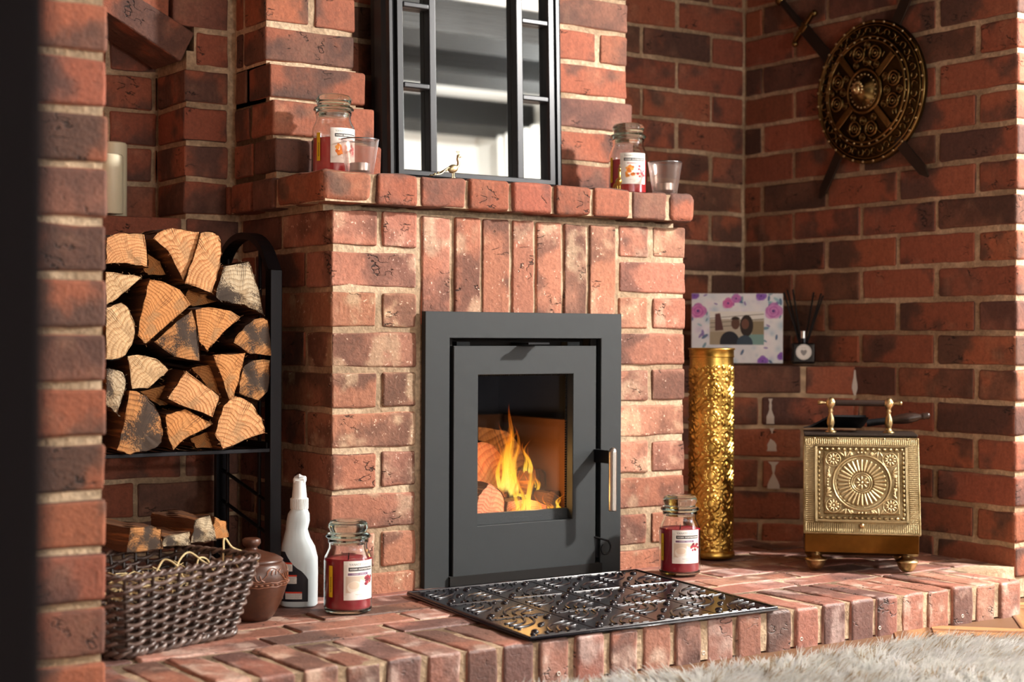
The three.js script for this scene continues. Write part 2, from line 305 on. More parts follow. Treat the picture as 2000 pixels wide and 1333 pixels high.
// ---- raised hearth
{
  const w = structure('floor_hearth', 'raised red brick hearth with a row of bricks on edge along its front', 'hearth');
  mortarBox(w, mortarWarm, -0.62, 1.27, -0.07, -0.004, 0.33, 0.5345); mortarBox(w, mortarWarm, -0.62, 1.42, -0.07, -0.004, -0.45, 0.405);
  let x = -0.191 - 0.0695 * 6; while (x < 1.24) { brick(w, brickHearth, x + 0.004, x + 0.0655, -0.085, 0 + R(-0.001, 0.001), 0.355, 0.54, { r: 0.008, wob: 0.0022 }); x += 0.0695; }
  const rows = [[0.275, 0.347], [0.196, 0.267], [0.116, 0.188], [0.036, 0.108], [-0.044, 0.028], [-0.124, -0.052], [-0.204, -0.132], [-0.284, -0.212], [-0.364, -0.292], [-0.44, -0.372]];
  rows.forEach(([z0, z1], i) => { let a = -0.62 - [0.1, 0.02, 0.16, 0.06][i % 4]; while (a < 1.4) { const b = Math.min(a + 0.215, 1.408); if (!(z1 < 0.02 && a > 0.02 && b < 0.82) && b - a > 0.03 && !(z1 < -0.12 && a > 1.2)) brick(w, brickHearth, a, b, -0.05, R(-0.0015, 0.0005), z0, z1, { r: 0.004, wob: 0.0014, skip: ['-y'] }); a = b + 0.009; } });
  const plug = std({ color: 0xd8cfc4, roughness: 0.5 });
  for (const [px, pz] of [[0.126, 0.54], [0.43, 0.54], [0.66, 0.54], [0.86, 0.54], [1.09, 0.54]]) { const m = part('fixing_plug', new THREE.TorusGeometry(0.0028, 0.0011, 6, 14), plug, w, [px, -0.057, pz + 0.0005]); }
}
// ---- the rest of the room that lights the recess and shows in the mirror
const plaster = std({ color: 0xf6f5f1, roughness: 0.95, bumpMap: tex(256, 256, (u, v) => 255 * at(FBM_D, u, v), false), bumpScale: 0.004 });
const blackTimber = std({ color: 0x0d0c0c, roughness: 0.7, bumpMap: tex(512, 512, (u, v) => 255 * at(FBM_A, u * 1, v * 6), false), bumpScale: 0.02 });
const woodTex = tex(1024, 512, (u, v) => { const g = at(FBM_A, u * 0.5, v * 6), f = at(FINE, u * 0.4, v * 3), k = mix3([176, 128, 84], [120, 80, 50], sstep(0.35, 0.7, g)); const s = 0.8 + 0.4 * f; return [k[0] * s, k[1] * s, k[2] * s]; });
{
  const f = structure('floor', 'brown wooden block floor in front of the hearth', 'floor');
  const wood = [0.75, 1.0, 1.25].map((t) => std({ map: woodTex, color: new THREE.Color(t, t, t), roughness: 0.45 }));
  part('subfloor', bx(-2.3, 3.7, -0.2, -0.073, 0.3, 4.7), std({ color: 0x6b4a30, roughness: 0.6 }), f);
  const gB = []; for (let i = 0; i < 3; i++) { const g = rb(0.235, 0.02, 0.068, 0.0015, 1), p = g.attributes.position, u = g.attributes.uv; const o = R(0, 1); for (let k = 0; k < p.count; k++) u.setXY(k, p.getX(k) * 2 + o, p.getZ(k) * 3 + o); gB.push(g); }
  // herringbone blocks
  const L = 0.24, W = 0.072, K = Math.SQRT1_2;
  for (let i = -12; i < 22; i++) for (let q = -3; q < 4; q++) for (let s = 0; s < 2; s++) {
    const u = s ? i * W + L + W / 2 : i * W + L / 2, v = s ? i * W + W - L / 2 : i * W + W / 2, a = u + q * L, b = v - q * L;
    const X = 1.02 + (a - b) * K, Z = 0.62 + (a + b) * K;
    if (Z < 0.44 || Z > 1.3 || X < 0.85 || X > 1.9 || (X < 1.36 && Z < 0.56) || Z < 0.5) continue;
    const m = part('floor_block', gB[(i + q + s + 60) % 3], wood[(i * 2 + q * 3 + s + 90) % 3], f, [X, -0.08, Z]); m.rotation.y = (s ? 45 : -45) * deg;
  }
  const c = structure('ceiling', 'white plaster ceiling of the room', 'ceiling'); part('plaster', bx(-2.4, 3.8, 2.0, 2.12, -0.7, 4.8), plaster, c);
  [[2.36, 2.62], [2.98, 3.24], [4.02, 4.34], [1.2, 1.42]].forEach(([a, b]) => { const t = structure('trim_ceiling_beam', 'black painted timber beam across the white ceiling', 'beam'); t.userData.group = 'black ceiling beams'; part('timber', bx(-2.3, 3.6, 1.86, 2.0, a, b), blackTimber, t); });
  // far wall with a window, right wall with a window, left wall
  function wallWithHole(name, label, axis, at0, thick, lo, hi, hole) {
    const w = structure(name, label, 'wall'), [h0, h1, v0, v1] = hole;
    const put = (a, b, y0, y1) => part('plaster', axis === 'z' ? bx(a, b, y0, y1, at0, at0 + thick) : bx(at0, at0 + thick, y0, y1, a, b), plaster, w);
    put(lo, h0, -0.07, 2.0); put(h1, hi, -0.07, 2.0); put(h0, h1, -0.07, v0); put(h0, h1, v1, 2.0); return w;
  }
  wallWithHole('wall_far', 'white plaster wall on the far side of the room', 'z', 4.6, 0.12, -2.3, 3.7, [0.0, 1.4, 0.6, 1.7]);
  wallWithHole('wall_room_right', 'white plaster wall with a curtained window on the right of the room', 'x', 3.6, 0.12, 0.41, 4.6, [2.1, 3.4, 0.65, 1.75]);
  const l = structure('wall_room_left', 'dark timber boarded wall on the left of the room', 'wall'); part('boarding', bx(-2.42, -2.3, -0.07, 2.0, 0.3, 4.7), std({ color: 0x3a2a20, roughness: 0.7 }), l);
  const paneMat = phy({ color: 0xffffff, transmission: 1, thickness: 0, roughness: 0.02, ior: 1.45 }), frameMat = std({ color: 0xf2f0ea, roughness: 0.5 });
  function windowUnit(n, label, axis, at0, h0, h1, v0, v1) {
    const w = structure('window_' + n, label, 'window'), P = (a, b, c, d, t0, t1) => axis === 'z' ? bx(a, b, c, d, at0 + t0, at0 + t1) : bx(at0 + t0, at0 + t1, c, d, a, b);
    part('frame', merge([P(h0, h1, v0, v0 + 0.05, 0.02, 0.07), P(h0, h1, v1 - 0.05, v1, 0.02, 0.07), P(h0, h0 + 0.05, v0, v1, 0.02, 0.07), P(h1 - 0.05, h1, v0, v1, 0.02, 0.07)]), frameMat, w);
    const m = (h0 + h1) / 2; part('mullion', P(m - 0.02, m + 0.02, v0, v1, 0.02, 0.07), frameMat, w);
    part('pane', P(h0 + 0.05, m - 0.02, v0 + 0.05, v1 - 0.05, 0.044, 0.046), paneMat, w); part('pane', P(m + 0.02, h1 - 0.05, v0 + 0.05, v1 - 0.05, 0.044, 0.046), paneMat, w);
  }
  windowUnit(1, 'white framed window in the far wall', 'z', 4.6, 0.0, 1.4, 0.6, 1.7);
  windowUnit(2, 'white framed window in the right wall of the room', 'x', 3.6, 2.1, 3.4, 0.65, 1.75);
  // curtains beside the right window
  function curtain(z0, z1, label) {
    const t = thing('curtain', label, 'curtain', [3.5, 0, 0], 0, 'white curtains'), pts = [], n = 60;
    const g = new THREE.PlaneGeometry(z1 - z0, 1.9, n, 1), p = g.attributes.position; for (let i = 0; i < p.count; i++) { const u = p.getX(i); p.setZ(i, 0.03 * Math.sin(u * 75)); } g.computeVertexNormals(); g.rotateY(-Math.PI / 2); g.translate(0, 0.9, (z0 + z1) / 2);
    part('fabric', g, std({ color: 0xf3f2ee, roughness: 0.95, side: THREE.DoubleSide }), t);
  }
  curtain(3.5, 4.2, 'white pleated curtain on the far side of the right window'); curtain(1.5, 2.0, 'white pleated curtain on the fireplace side of the right window');
}
// ================================================================ STOVE
const castBlack = std({ color: 0x2a2e30, roughness: 0.62, metalness: 0.25, bumpMap: tex(256, 256, (u, v) => 255 * at(FINE, u, v), false), bumpScale: 0.0004 });
const soot = std({ color: 0x0c0a09, roughness: 0.95 }), blackMetal = std({ color: 0x17181b, roughness: 0.45, metalness: 0.6 });
const endGrain = (a, b, o = {}) => tex(512, 512, (u, v) => {
  const x = u - 0.5 + 0.04 * (at(FBM_A, u, v) - 0.5), y = v + 0.12 + 0.04 * (at(FBM_B, u, v) - 0.5), r = Math.hypot(x, y) * (o.rings ?? 24) + 0.8 * at(FBM_C, u, v), f = r - Math.floor(r);
  let k = mix3(a, b, sstep(0.35, 0.97, f) * (0.45 + 0.5 * at(FBM_A, Math.floor(r) * 0.137, 0.5))); const ry = at(FINE, Math.atan2(x, y) * 1.6, 0.3); let g = 0.82 + 0.25 * ry + 0.16 * (at(FINE, u * 2, v * 2) - 0.5);
  { const ck = at(FBM_D, Math.atan2(x, y) * 2.2, Math.hypot(x, y) * 0.25); if (ck > 0.75) g *= 0.72; } k = mix3(k, [150, 120, 84], sstep(0.52, 0.7, at(FBM_B, u * 1.5, v * 1.5)) * 0.5); if (o.dark) k = mix3(k, [52, 40, 32], sstep(0.46, 0.6, at(FBM_B, u + o.dark, v) * 0.7 + at(FINE, u * 2, v * 2) * 0.3) * 0.9);
  return [k[0] * g, k[1] * g, k[2] * g];
});
const endMats = [endGrain([224, 166, 112], [178, 112, 64], { rings: 22 }), endGrain([212, 146, 84], [160, 96, 46], { rings: 26 }), endGrain([220, 184, 138], [182, 138, 92], { rings: 18 }), endGrain([196, 136, 78], [134, 84, 44], { dark: 0.3 }), endGrain([202, 182, 150], [156, 132, 100], { dark: 0.6 })].map((map) => std({ map, roughness: 0.85, bumpMap: map, bumpScale: 0.002 }));
const splitTex = tex(512, 512, (u, v) => { const g = at(FBM_A, u * 5, v * 0.5), f = at(FINE, u * 4, v * 0.4), k = mix3([150, 98, 52], [88, 54, 28], sstep(0.35, 0.65, g)), s = 0.75 + 0.5 * f; return [k[0] * s, k[1] * s, k[2] * s]; });
const splitMat = std({ map: splitTex, roughness: 0.8, bumpMap: splitTex, bumpScale: 0.004 });
const barkTex = tex(512, 512, (u, v) => { const g = at(FBM_C, u * 2, v * 1), f = at(FINE, u * 2, v), k = mix3([74, 50, 40], [34, 25, 22], sstep(0.4, 0.6, g)), s = 0.6 + 0.8 * f; return [k[0] * s, k[1] * s, k[2] * s]; });
const barkMat = std({ map: barkTex, roughness: 0.7, bumpMap: barkTex, bumpScale: 0.008 });

// a split log: outline of its cut end in metres (counter-clockwise, x right, y up), run back along -z
function splitLog(o, outline, len, endMat, barkEdges = [], skew = [0, 0]) {
  const n = outline.length, cx = outline.reduce((s, p) => s + p[0], 0) / n, cy = outline.reduce((s, p) => s + p[1], 0) / n;
  const dense = [];   // [x, y, edge]
  for (let i = 0; i < n; i++) { const a = outline[i], b = outline[(i + 1) % n], m = 4, bark = barkEdges.includes(i), L = Math.hypot(b[0] - a[0], b[1] - a[1]); for (let k = 0; k < m; k++) { const t = k / m, bow = bark ? 0.1 * L * Math.sin(Math.PI * t) : 0, nx = (b[1] - a[1]) / L, ny = -(b[0] - a[0]) / L; dense.push([lerp(a[0], b[0], t) + nx * bow + R(-1, 1) * 0.0012, lerp(a[1], b[1], t) + ny * bow + R(-1, 1) * 0.0012, i]); } }
  const N = dense.length, Q = Math.max(...outline.map((p) => Math.hypot(p[0] - cx, p[1] - cy)));
  { // cut end: fan of two rings, slightly rough
    const pos = [0, 0, 0.001], uv = [0.5, 0.5], idx = []; const ra = R(-0.9, 0.9), us = R(2.2, 3.2), U = (x, y) => [0.5 + (x * Math.cos(ra) - y * Math.sin(ra)) / (us * Q), 0.45 + (x * Math.sin(ra) + y * Math.cos(ra)) / (us * Q)];
    for (const f of [0.55, 1]) for (const [x, y] of dense) { pos.push((x - cx) * f, (y - cy) * f, f < 1 ? R(-0.001, 0.002) : R(-0.002, 0)); uv.push(...U((x - cx) * f, (y - cy) * f)); }
    for (let i = 0; i < N; i++) { const j = (i + 1) % N; idx.push(0, 1 + i, 1 + j, 1 + i, 1 + N + i, 1 + N + j, 1 + i, 1 + N + j, 1 + j); }
    const g = new THREE.BufferGeometry(); g.setAttribute('position', new THREE.Float32BufferAttribute(pos, 3)); g.setAttribute('uv', new THREE.Float32BufferAttribute(uv, 2)); g.setIndex(idx); g.computeVertexNormals();
    part('cut_end', g, endMat, o, [cx, cy, 0]);
    const g2 = g.clone(); part('back_end', g2.applyMatrix4(new THREE.Matrix4().makeScale(1, 1, -1)), endMat, o, [cx + skew[0], cy + skew[1], -len]);
  }
  for (const wantBark of [false, true]) {
    const pos = [], uv = [], idx = []; const M = 6; let per = 0;
    for (let i = 0; i < N; i++) {
      const isB = barkEdges.includes(dense[i][2]); const a = dense[i], b = dense[(i + 1) % N]; per += 0.02; if (isB !== wantBark) continue;
      const base = pos.length / 3;
      for (let k = 0; k <= M; k++) { const t = k / M, w = 0.003 * Math.sin(t * 9 + i); for (const [q, du] of [[a, 0], [b, 0.05]]) { pos.push(q[0] + skew[0] * t + w * (q[0] - cx) / Q, q[1] + skew[1] * t + w * (q[1] - cy) / Q, -len * t); uv.push(per * 3 + du * 1.2, t * len * 4); } }
      for (let k = 0; k < M; k++) { const s = base + k * 2; idx.push(s, s + 2, s + 1, s + 1, s + 2, s + 3); }
    }
    if (!idx.length) continue;
    const g = new THREE.BufferGeometry(); g.setAttribute('position', new THREE.Float32BufferAttribute(pos, 3)); g.setAttribute('uv', new THREE.Float32BufferAttribute(uv, 2)); g.setIndex(idx); g.computeVertexNormals();
    part(wantBark ? 'bark' : 'split_side', g, wantBark ? barkMat : splitMat, o);
  }
}
{
  const s = thing('wood_stove', 'dark grey inset wood stove with a glass door and steel handle', 'stove');
  // surround plate with an opening
  const shape = ribbonProfile([[0.193, 0], [0.662, 0], [0.662, 0.527], [0.193, 0.527]]); const hole = new THREE.Path(); [[0.246, 0.002], [0.246, 0.478], [0.611, 0.478], [0.611, 0.002]].forEach(([x, y], i) => (i ? hole.lineTo(x, y) : hole.moveTo(x, y))); hole.closePath(); shape.holes.push(hole);
  part('surround', new THREE.ExtrudeGeometry(shape, { depth: 0.012, bevelEnabled: true, bevelSize: 0.001, bevelThickness: 0.001, bevelSegments: 1 }), castBlack, s, [0, 0, 0.001]);
  // body set back in the opening; firebox behind the door
  const body = merge([bx(0.246, 0.262, 0.004, 0.478, -0.34, -0.002), bx(0.595, 0.611, 0.004, 0.478, -0.34, -0.002), bx(0.262, 0.595, 0.455, 0.478, -0.34, -0.03), bx(0.262, 0.595, 0.004, 0.095, -0.34, -0.018), bx(0.246, 0.611, 0.004, 0.478, -0.36, -0.34), bx(0.246, 0.611, 0.002, 0.02, -0.02, 0.02)]);
  part('body', body, soot, s);
  const fireBrick = std({ color: 0x6a4228, roughness: 0.95 });
  for (let i = 0; i < 4; i++) part('fire_brick', rb(0.078, 0.21, 0.02, 0.003), fireBrick, s, [0.308 + i * 0.081, 0.205, -0.318]);
  for (const x of [0.272, 0.585]) part('fire_brick', rb(0.02, 0.21, 0.24, 0.003), fireBrick, s, [x, 0.205, -0.17]);
  // door
  const ds = ribbonProfile([[0.256, 0.012], [0.596, 0.012], [0.596, 0.461], [0.256, 0.461]]); const dh = new THREE.Path(); [[0.31, 0.112], [0.31, 0.407], [0.54, 0.407], [0.54, 0.112]].forEach(([x, y], i) => (i ? dh.lineTo(x, y) : dh.moveTo(x, y))); dh.closePath(); ds.holes.push(dh);
  const door = part('door', new THREE.ExtrudeGeometry(ds, { depth: 0.022, bevelEnabled: true, bevelSize: 0.0012, bevelThickness: 0.0012, bevelSegments: 1 }), castBlack, s, [0, 0, -0.008]);
  part('glass_pane', bx(0.308, 0.542, 0.132, 0.407, -0.004, -0.001), phy({ color: 0xffffff, transmission: 1, thickness: 0, roughness: 0.03, ior: 1.5 }), door, [0, 0, 0]);
  part('glass_ledge', bx(0.31, 0.54, 0.112, 0.134, -0.006, 0.006), castBlack, door, [0, 0, 0]);
  const seal = []; for (let i = 0; i < 46; i++) seal.push(rb(0.0042, 0.004, 0.003, 0.001, 1).translate(0.312 + i * 0.005, 0.4045, 0.0)); for (let i = 0; i < 54; i++) seal.push(rb(0.004, 0.0042, 0.003, 0.001, 1).translate(0.5375, 0.137 + i * 0.005, 0.0));
  part('rope_seal', merge(seal), soot, door);
  // handle: flat bracket, steel grip
  part('handle_bracket', merge([bx(0.588, 0.612, 0.226, 0.252, 0.006, 0.012), bx(0.592, 0.6, 0.226, 0.252, 0.01, 0.066)]), blackMetal, s);
  part('handle_grip', lathe([[0, 0], [0.0078, 0], [0.0082, 0.002], [0.0082, 0.118], [0.0074, 0.123], [0.004, 0.127], [0, 0.128]], 28), std({ color: 0xc4c2be, roughness: 0.32, metalness: 1 }), s, [0.597, 0.131, 0.071], 'brushed steel grip');
  // latch hook low on the right and air lever above the door
  part('latch', merge([rod([0.592, 0.074, 0.012], [0.617, 0.066, 0.032], 0.0022), tube([[0.617, 0.066, 0.032], [0.622, 0.055, 0.034], [0.617, 0.042, 0.034], [0.606, 0.04, 0.03], [0.603, 0.05, 0.028], [0.608, 0.058, 0.028]], 0.0022, 24, 8), bx(0.596, 0.612, 0.03, 0.07, 0.004, 0.008)]), blackMetal, s);
  part('air_lever', merge([bx(0.41, 0.45, 0.4655, 0.469, -0.02, 0.046), bx(0.405, 0.455, 0.4655, 0.469, 0.04, 0.05)]), blackMetal, s);
  for (const x of [0.275, 0.54]) part('hinge_block', bx(x, x + 0.03, 0.462, 0.47, -0.028, -0.006), castBlack, s);
}
// fire: logs, ash, flames
{
  const L = (label, pos, outline, len, m, bark, ry = 0, rz = 0, rx = 0) => { const o = thing('fire_log', label, 'log', pos, ry, 'burning logs in the stove'); o.rotation.z = rz; o.rotation.x = rx; splitLog(o, outline, len, m, bark); };
  const redEnd = endGrain([226, 150, 110], [190, 96, 66]), red = std({ map: redEnd, roughness: 0.8 });
  const base = 0.1;
  L('round log end standing at the back of the stove fire', [0.415, base + 0.088, -0.13], [[-0.055, -0.075], [0.05, -0.075], [0.06, 0.02], [0.03, 0.068], [-0.03, 0.072], [-0.062, 0.02]], 0.1, red, [1, 2, 3, 4, 5]);
  L('split log leaning left in the stove fire', [0.375, base + 0.002, -0.05], [[-0.045, 0.0], [0.05, 0.0], [0.045, 0.055], [0.005, 0.085], [-0.02, 0.06]], 0.12, red, [2], 0.12);
  L('split log lying across the middle of the stove fire', [0.468, base, -0.055], [[-0.04, 0], [0.045, 0], [0.05, 0.036], [-0.035, 0.046]], 0.1, red, [2], -0.2);
  L('charred log on the right of the stove fire', [0.555, base, -0.07], [[-0.045, 0], [0.03, 0], [0.025, 0.055], [-0.02, 0.06]], 0.15, endMats[3], [1, 2], 0.25);
  L('charred log resting on top behind the flames in the stove', [0.545, base + 0.062, -0.11], [[-0.055, -0.005], [0.03, -0.012], [0.035, 0.03], [-0.03, 0.04]], 0.1, barkMat, [1, 2], 0.5);
  L('tall split log standing against the back of the stove', [0.525, base + 0.06, -0.2], [[-0.075, -0.06], [0.045, -0.06], [0.05, 0.04], [0.0, 0.12], [-0.075, 0.13]], 0.04, endMats[1], [1, 2]);
  const ash = thing('ember_bed', 'glowing bed of embers and ash under the stove logs', 'embers'); ash.userData.kind = 'stuff';
  const g = new THREE.PlaneGeometry(0.32, 0.26, 60, 50), p = g.attributes.position; for (let i = 0; i < p.count; i++) p.setZ(i, 0.014 * at(FBM_D, p.getX(i) * 2, p.getY(i) * 2) + 0.01 * at(FINE, p.getX(i) * 2, p.getY(i) * 2)); g.computeVertexNormals(); g.rotateX(-Math.PI / 2);
  const em = tex(256, 256, (u, v) => { const a = sstep(0.5, 0.75, at(FBM_D, u, v)); return [255 * a, 110 * a * a, 20 * a * a]; });
  part('embers', g, std({ color: 0x6a4c34, roughness: 1, emissive: 0xffffff, emissiveMap: em, emissiveIntensity: 2.2 }), ash, [0.428, 0.092, -0.15]);
  const flameMap = tex(64, 256, (u, v) => { const t = v; const k = t < 0.35 ? mix3([255, 226, 110], [255, 196, 50], t / 0.35) : mix3([255, 196, 50], [236, 84, 10], (t - 0.35) / 0.65); return k; });
  const flameAlpha = tex(128, 256, (u, v) => { const st = at(FINE, u * 0.35, v * 0.06), side = Math.sin(Math.PI * u); return 255 * clamp((1 - v) ** 0.9 * (0.1 + 1.5 * sstep(0.35, 0.75, st * 0.7 + at(FBM_C, u * 0.4, v * 0.5) * 0.3)) * (0.3 + 0.7 * side) * sstep(0, 0.12, v)); }, false);
  const flameMat = std({ color: 0x000000, roughness: 1, emissive: 0xffffff, emissiveMap: flameMap, emissiveIntensity: 1.5, alphaMap: flameAlpha, transparent: true, side: THREE.DoubleSide });
  const fire = thing('flame', 'yellow and orange flames rising from the burning logs', 'fire');
  const tongue = (x, y, z, h, w, lean, ph) => {
    const N = 22, M = 12, pos = [], uv = [], idx = [];
    for (let i = 0; i <= N; i++) { const t = i / N, r = w * Math.pow(Math.sin(Math.PI * Math.min(1, 0.18 + t * 0.82)), 0.9) * (1 - 0.35 * t), cx = lean * t * h + 0.012 * Math.sin(t * 7 + ph) * t, cz = 0.008 * Math.sin(t * 5 + ph * 2) * t; for (let j = 0; j <= M; j++) { const a = j / M * 2 * Math.PI; pos.push(x + cx + r * Math.cos(a), y + t * h, z + cz + r * 0.5 * Math.sin(a)); uv.push(j / M * 2, t); } }
    for (let i = 0; i < N; i++) for (let j = 0; j < M; j++) { const k = i * (M + 1) + j; idx.push(k, k + 1, k + M + 1, k + 1, k + M + 2, k + M + 1); }
    const g2 = new THREE.BufferGeometry(); g2.setAttribute('position', new THREE.Float32BufferAttribute(pos, 3)); g2.setAttribute('uv', new THREE.Float32BufferAttribute(uv, 2)); g2.setIndex(idx); g2.computeVertexNormals();
    part('flame_tongue', g2, flameMat, fire).castShadow = false;
  };
  const cores = [[0.452, 0.165, 0.175], [0.46, 0.15, 0.16], [0.472, 0.15, 0.13], [0.446, 0.17, 0.13], [0.482, 0.14, 0.09], [0.462, 0.115, 0.12], [0.446, 0.115, 0.09], [0.5, 0.135, 0.055], [0.492, 0.1, 0.07], [0.44, 0.098, 0.055], [0.508, 0.19, 0.07], [0.515, 0.1, 0.04], [0.4, 0.098, 0.035], [0.425, 0.1, 0.04], [0.53, 0.15, 0.06], [0.545, 0.12, 0.05], [0.525, 0.1, 0.05]];
  cores.forEach(([x, y, h], i) => { for (let k = 0; k < 3; k++) tongue(x + R(-0.008, 0.008), y + R(-0.01, 0.01), (y > 0.13 ? -0.1 : -0.045) + R(-0.012, 0.012), h * R(0.68, 1.22), R(0.004, 0.0085) * (h > 0.1 ? 1.25 : 0.8), R(-0.18, 0.22), i * 3 + k); });
  for (const [x, y, z, i] of [[0.462, 0.22, -0.085, 0.05], [0.47, 0.15, -0.035, 0.035]]) { const l = new THREE.PointLight(new THREE.Color(1, 0.5, 0.14), i); l.position.set(x, y, z); l.shadow.radius = 1.2; l.castShadow = true; l.name = 'flame_light'; scene.add(l); }
}
// ================================================================ MIRROR ON THE MANTEL
{
  const o = thing('window_mirror', 'tall black framed window style mirror leaning on the mantel', 'mirror', [0, 0.786, -0.2]); o.rotation.x = -1.72 * deg;
  const fm = std({ color: 0x26272a, roughness: 0.33, metalness: 0.35 }), H = 0.72;
  const y0 = 0.034;
  part('mirror_glass', bx(0.262, 0.632, 0.03, H - 0.03, -0.018, -0.013), std({ color: 0xdfe4e4, metalness: 1, roughness: 0.015 }), o);
  part('backing', bx(0.25, 0.68, 0.0, H, -0.03, -0.02), blackTimber, o);
  // moulded outer frame swept round: stepped profile out from the inner edge
  const prof = [[0, 0.0], [0.004, 0.006], [0.016, 0.006], [0.018, -0.004], [0.024, -0.004], [0.026, 0.003], [0.033, 0.003], [0.036, -0.006], [0.044, -0.012], [0.05, -0.03], [0.05, -0.044], [0, -0.044]];
  const inner = [[0.27, y0], [0.627, y0], [0.627, H - 0.05], [0.27, H - 0.05]], dirs = [[-1, -1], [1, -1], [1, 1], [-1, 1]];
  for (let s = 0; s < 4; s++) {
    const a = inner[s], b = inner[(s + 1) % 4], da = dirs[s], db = dirs[(s + 1) % 4], pos = [], idx = [], n = prof.length, sc = s === 0 ? 0.68 : 1;
    const scA = [da[0], da[1] < 0 ? 0.68 : 1], scB = [db[0], db[1] < 0 ? 0.68 : 1];
    for (let i = 0; i < n; i++) for (const [q, sg] of [[a, scA], [b, scB]]) pos.push(q[0] + sg[0] * prof[i][0], q[1] + (q[1] < 0.2 ? -1 : 1) * sg[1] * prof[i][0], prof[i][1]);
    for (let i = 0; i < n; i++) { const k = i * 2, m = ((i + 1) % n) * 2; idx.push(k, k + 1, m, k + 1, m + 1, m); }
    let g = new THREE.BufferGeometry(); g.setAttribute('position', new THREE.Float32BufferAttribute(pos, 3)); g.setIndex(idx); g = g.toNonIndexed(); g.computeVertexNormals();
    part(['bottom_rail', 'side_stile', 'top_rail', 'side_stile'][s], g, fm, o);
  }
  const bar = (a, b, c, d) => part('glazing_bar', rb(b - a, d - c, 0.02, 0.003).translate((a + b) / 2, (c + d) / 2, -0.004), fm, o);
  bar(0.328, 0.346, y0 - 0.004, H - 0.05); bar(0.5445, 0.5625, y0 - 0.004, H - 0.05);
  for (const y of [0.206, 0.371, 0.535]) { bar(0.268, 0.33, y - 0.006, y + 0.006); bar(0.5605, 0.629, y - 0.006, y + 0.006); }
}
// ================================================================ CANDLE JARS
const glass = phy({ color: 0xffffff, transmission: 1, thickness: 0.004, roughness: 0.02, ior: 1.47, attenuationColor: new THREE.Color(0.82, 0.95, 0.9), attenuationDistance: 0.05 });
const jarShell = lathe([[0, 0], [0.036, 0], [0.0405, 0.003], [0.042, 0.009], [0.042, 0.088], [0.0405, 0.097], [0.036, 0.106], [0.0335, 0.112], [0.0335, 0.119], [0.035, 0.121], [0.035, 0.127], [0.0325, 0.127], [0.031, 0.119], [0.031, 0.111], [0.034, 0.104], [0.038, 0.096], [0.0394, 0.088], [0.0394, 0.01], [0.037, 0.006], [0, 0.006]], 56);
const jarLid = lathe([[0, 0.118], [0.029, 0.118], [0.03, 0.128], [0.038, 0.129], [0.0395, 0.132], [0.037, 0.136], [0.032, 0.1375], [0.0315, 0.141], [0.034, 0.146], [0.0345, 0.152], [0.031, 0.158], [0.022, 0.161], [0, 0.1615]], 56);
function labelTex(theme) {
  return canvasTex(512, 640, (c, w, h) => {
    c.fillStyle = '#f4f1ea'; c.fillRect(0, 0, w, h); c.fillStyle = '#e9e4dc'; c.fillRect(0, 60, 50, 500);
    c.fillStyle = '#5a5a5c'; c.textAlign = 'center'; c.font = '54px sans-serif'; c.fillText('YANKEE CANDLE', 280, 78);
    c.fillStyle = '#2c2a2c'; c.fillRect(70, 104, 420, 62); c.fillStyle = '#efece6'; c.font = 'bold 40px sans-serif'; c.fillText('HOME INSPIRATION', 280, 150);
    if (theme === 'cherry') {
      c.fillStyle = '#7d5f7c'; c.fillRect(60, 196, 330, 40); c.fillStyle = '#efe6ea'; c.font = '30px sans-serif'; c.fillText('CHERRY VANILLA', 235, 227);
      c.fillStyle = '#d9c7b4'; c.fillRect(30, 250, 460, 270); c.fillStyle = '#f1e7da'; c.beginPath(); c.ellipse(170, 430, 120, 100, 0, 0, 7); c.fill(); c.fillStyle = '#e7d3bd'; c.beginPath(); c.ellipse(150, 400, 80, 62, 0, 0, 7); c.fill();
      c.fillStyle = '#efe3ea'; c.beginPath(); c.moveTo(250, 300); c.lineTo(480, 420); c.lineTo(470, 520); c.lineTo(230, 520); c.fill();
      for (let i = 0; i < 26; i++) { const x = 330 + R(0, 160), y = 250 + R(0, 150), r = R(14, 26); c.fillStyle = ['#7a1226', '#a01c33', '#5c0c1c'][i % 3]; c.beginPath(); c.arc(x, y, r, 0, 7); c.fill(); c.fillStyle = '#d98a96'; c.beginPath(); c.arc(x - r * 0.3, y - r * 0.3, r * 0.2, 0, 7); c.fill(); }
    } else {
      c.fillStyle = '#c9a9a6'; c.fillRect(130, 196, 300, 36); c.fillStyle = '#f4ede4'; c.fillRect(30, 244, 460, 270);
      for (let i = 0; i < 18; i++) { const x = 110 + R(0, 150), y = 280 + R(0, 210), r = R(26, 48); c.fillStyle = ['#e98a2e', '#f0a850', '#d96f1c'][i % 3]; c.beginPath(); c.ellipse(x, y, r, r * 0.8, 1, 0, 7); c.fill(); }
      for (let i = 0; i < 14; i++) { const x = 330 + R(0, 150), y = 270 + R(0, 220), r = R(20, 42); c.fillStyle = ['#c92a3f', '#e04c5c', '#f3c4c2'][i % 3]; c.beginPath(); c.ellipse(x, y, r, r, 0, 0, 7); c.fill(); }
    }
    c.fillStyle = '#f7f4ee'; c.beginPath(); c.ellipse(260, 560, 180, 76, 0, 0, 7); c.fill(); c.fillStyle = '#8d8580'; c.font = '20px serif'; c.fillText('fragranced candle', 260, 556); c.font = 'italic 26px serif'; c.fillText('Cafe', 260, 590);
  });
}
const warnTex = canvasTex(64, 256, (c, w, h) => { c.fillStyle = '#e9c51e'; c.fillRect(0, 0, w, h); c.save(); c.translate(44, 236); c.rotate(-Math.PI / 2); c.fillStyle = '#1c1a12'; c.font = 'bold 26px sans-serif'; c.fillText('WARNING', 20, 0); c.restore(); });
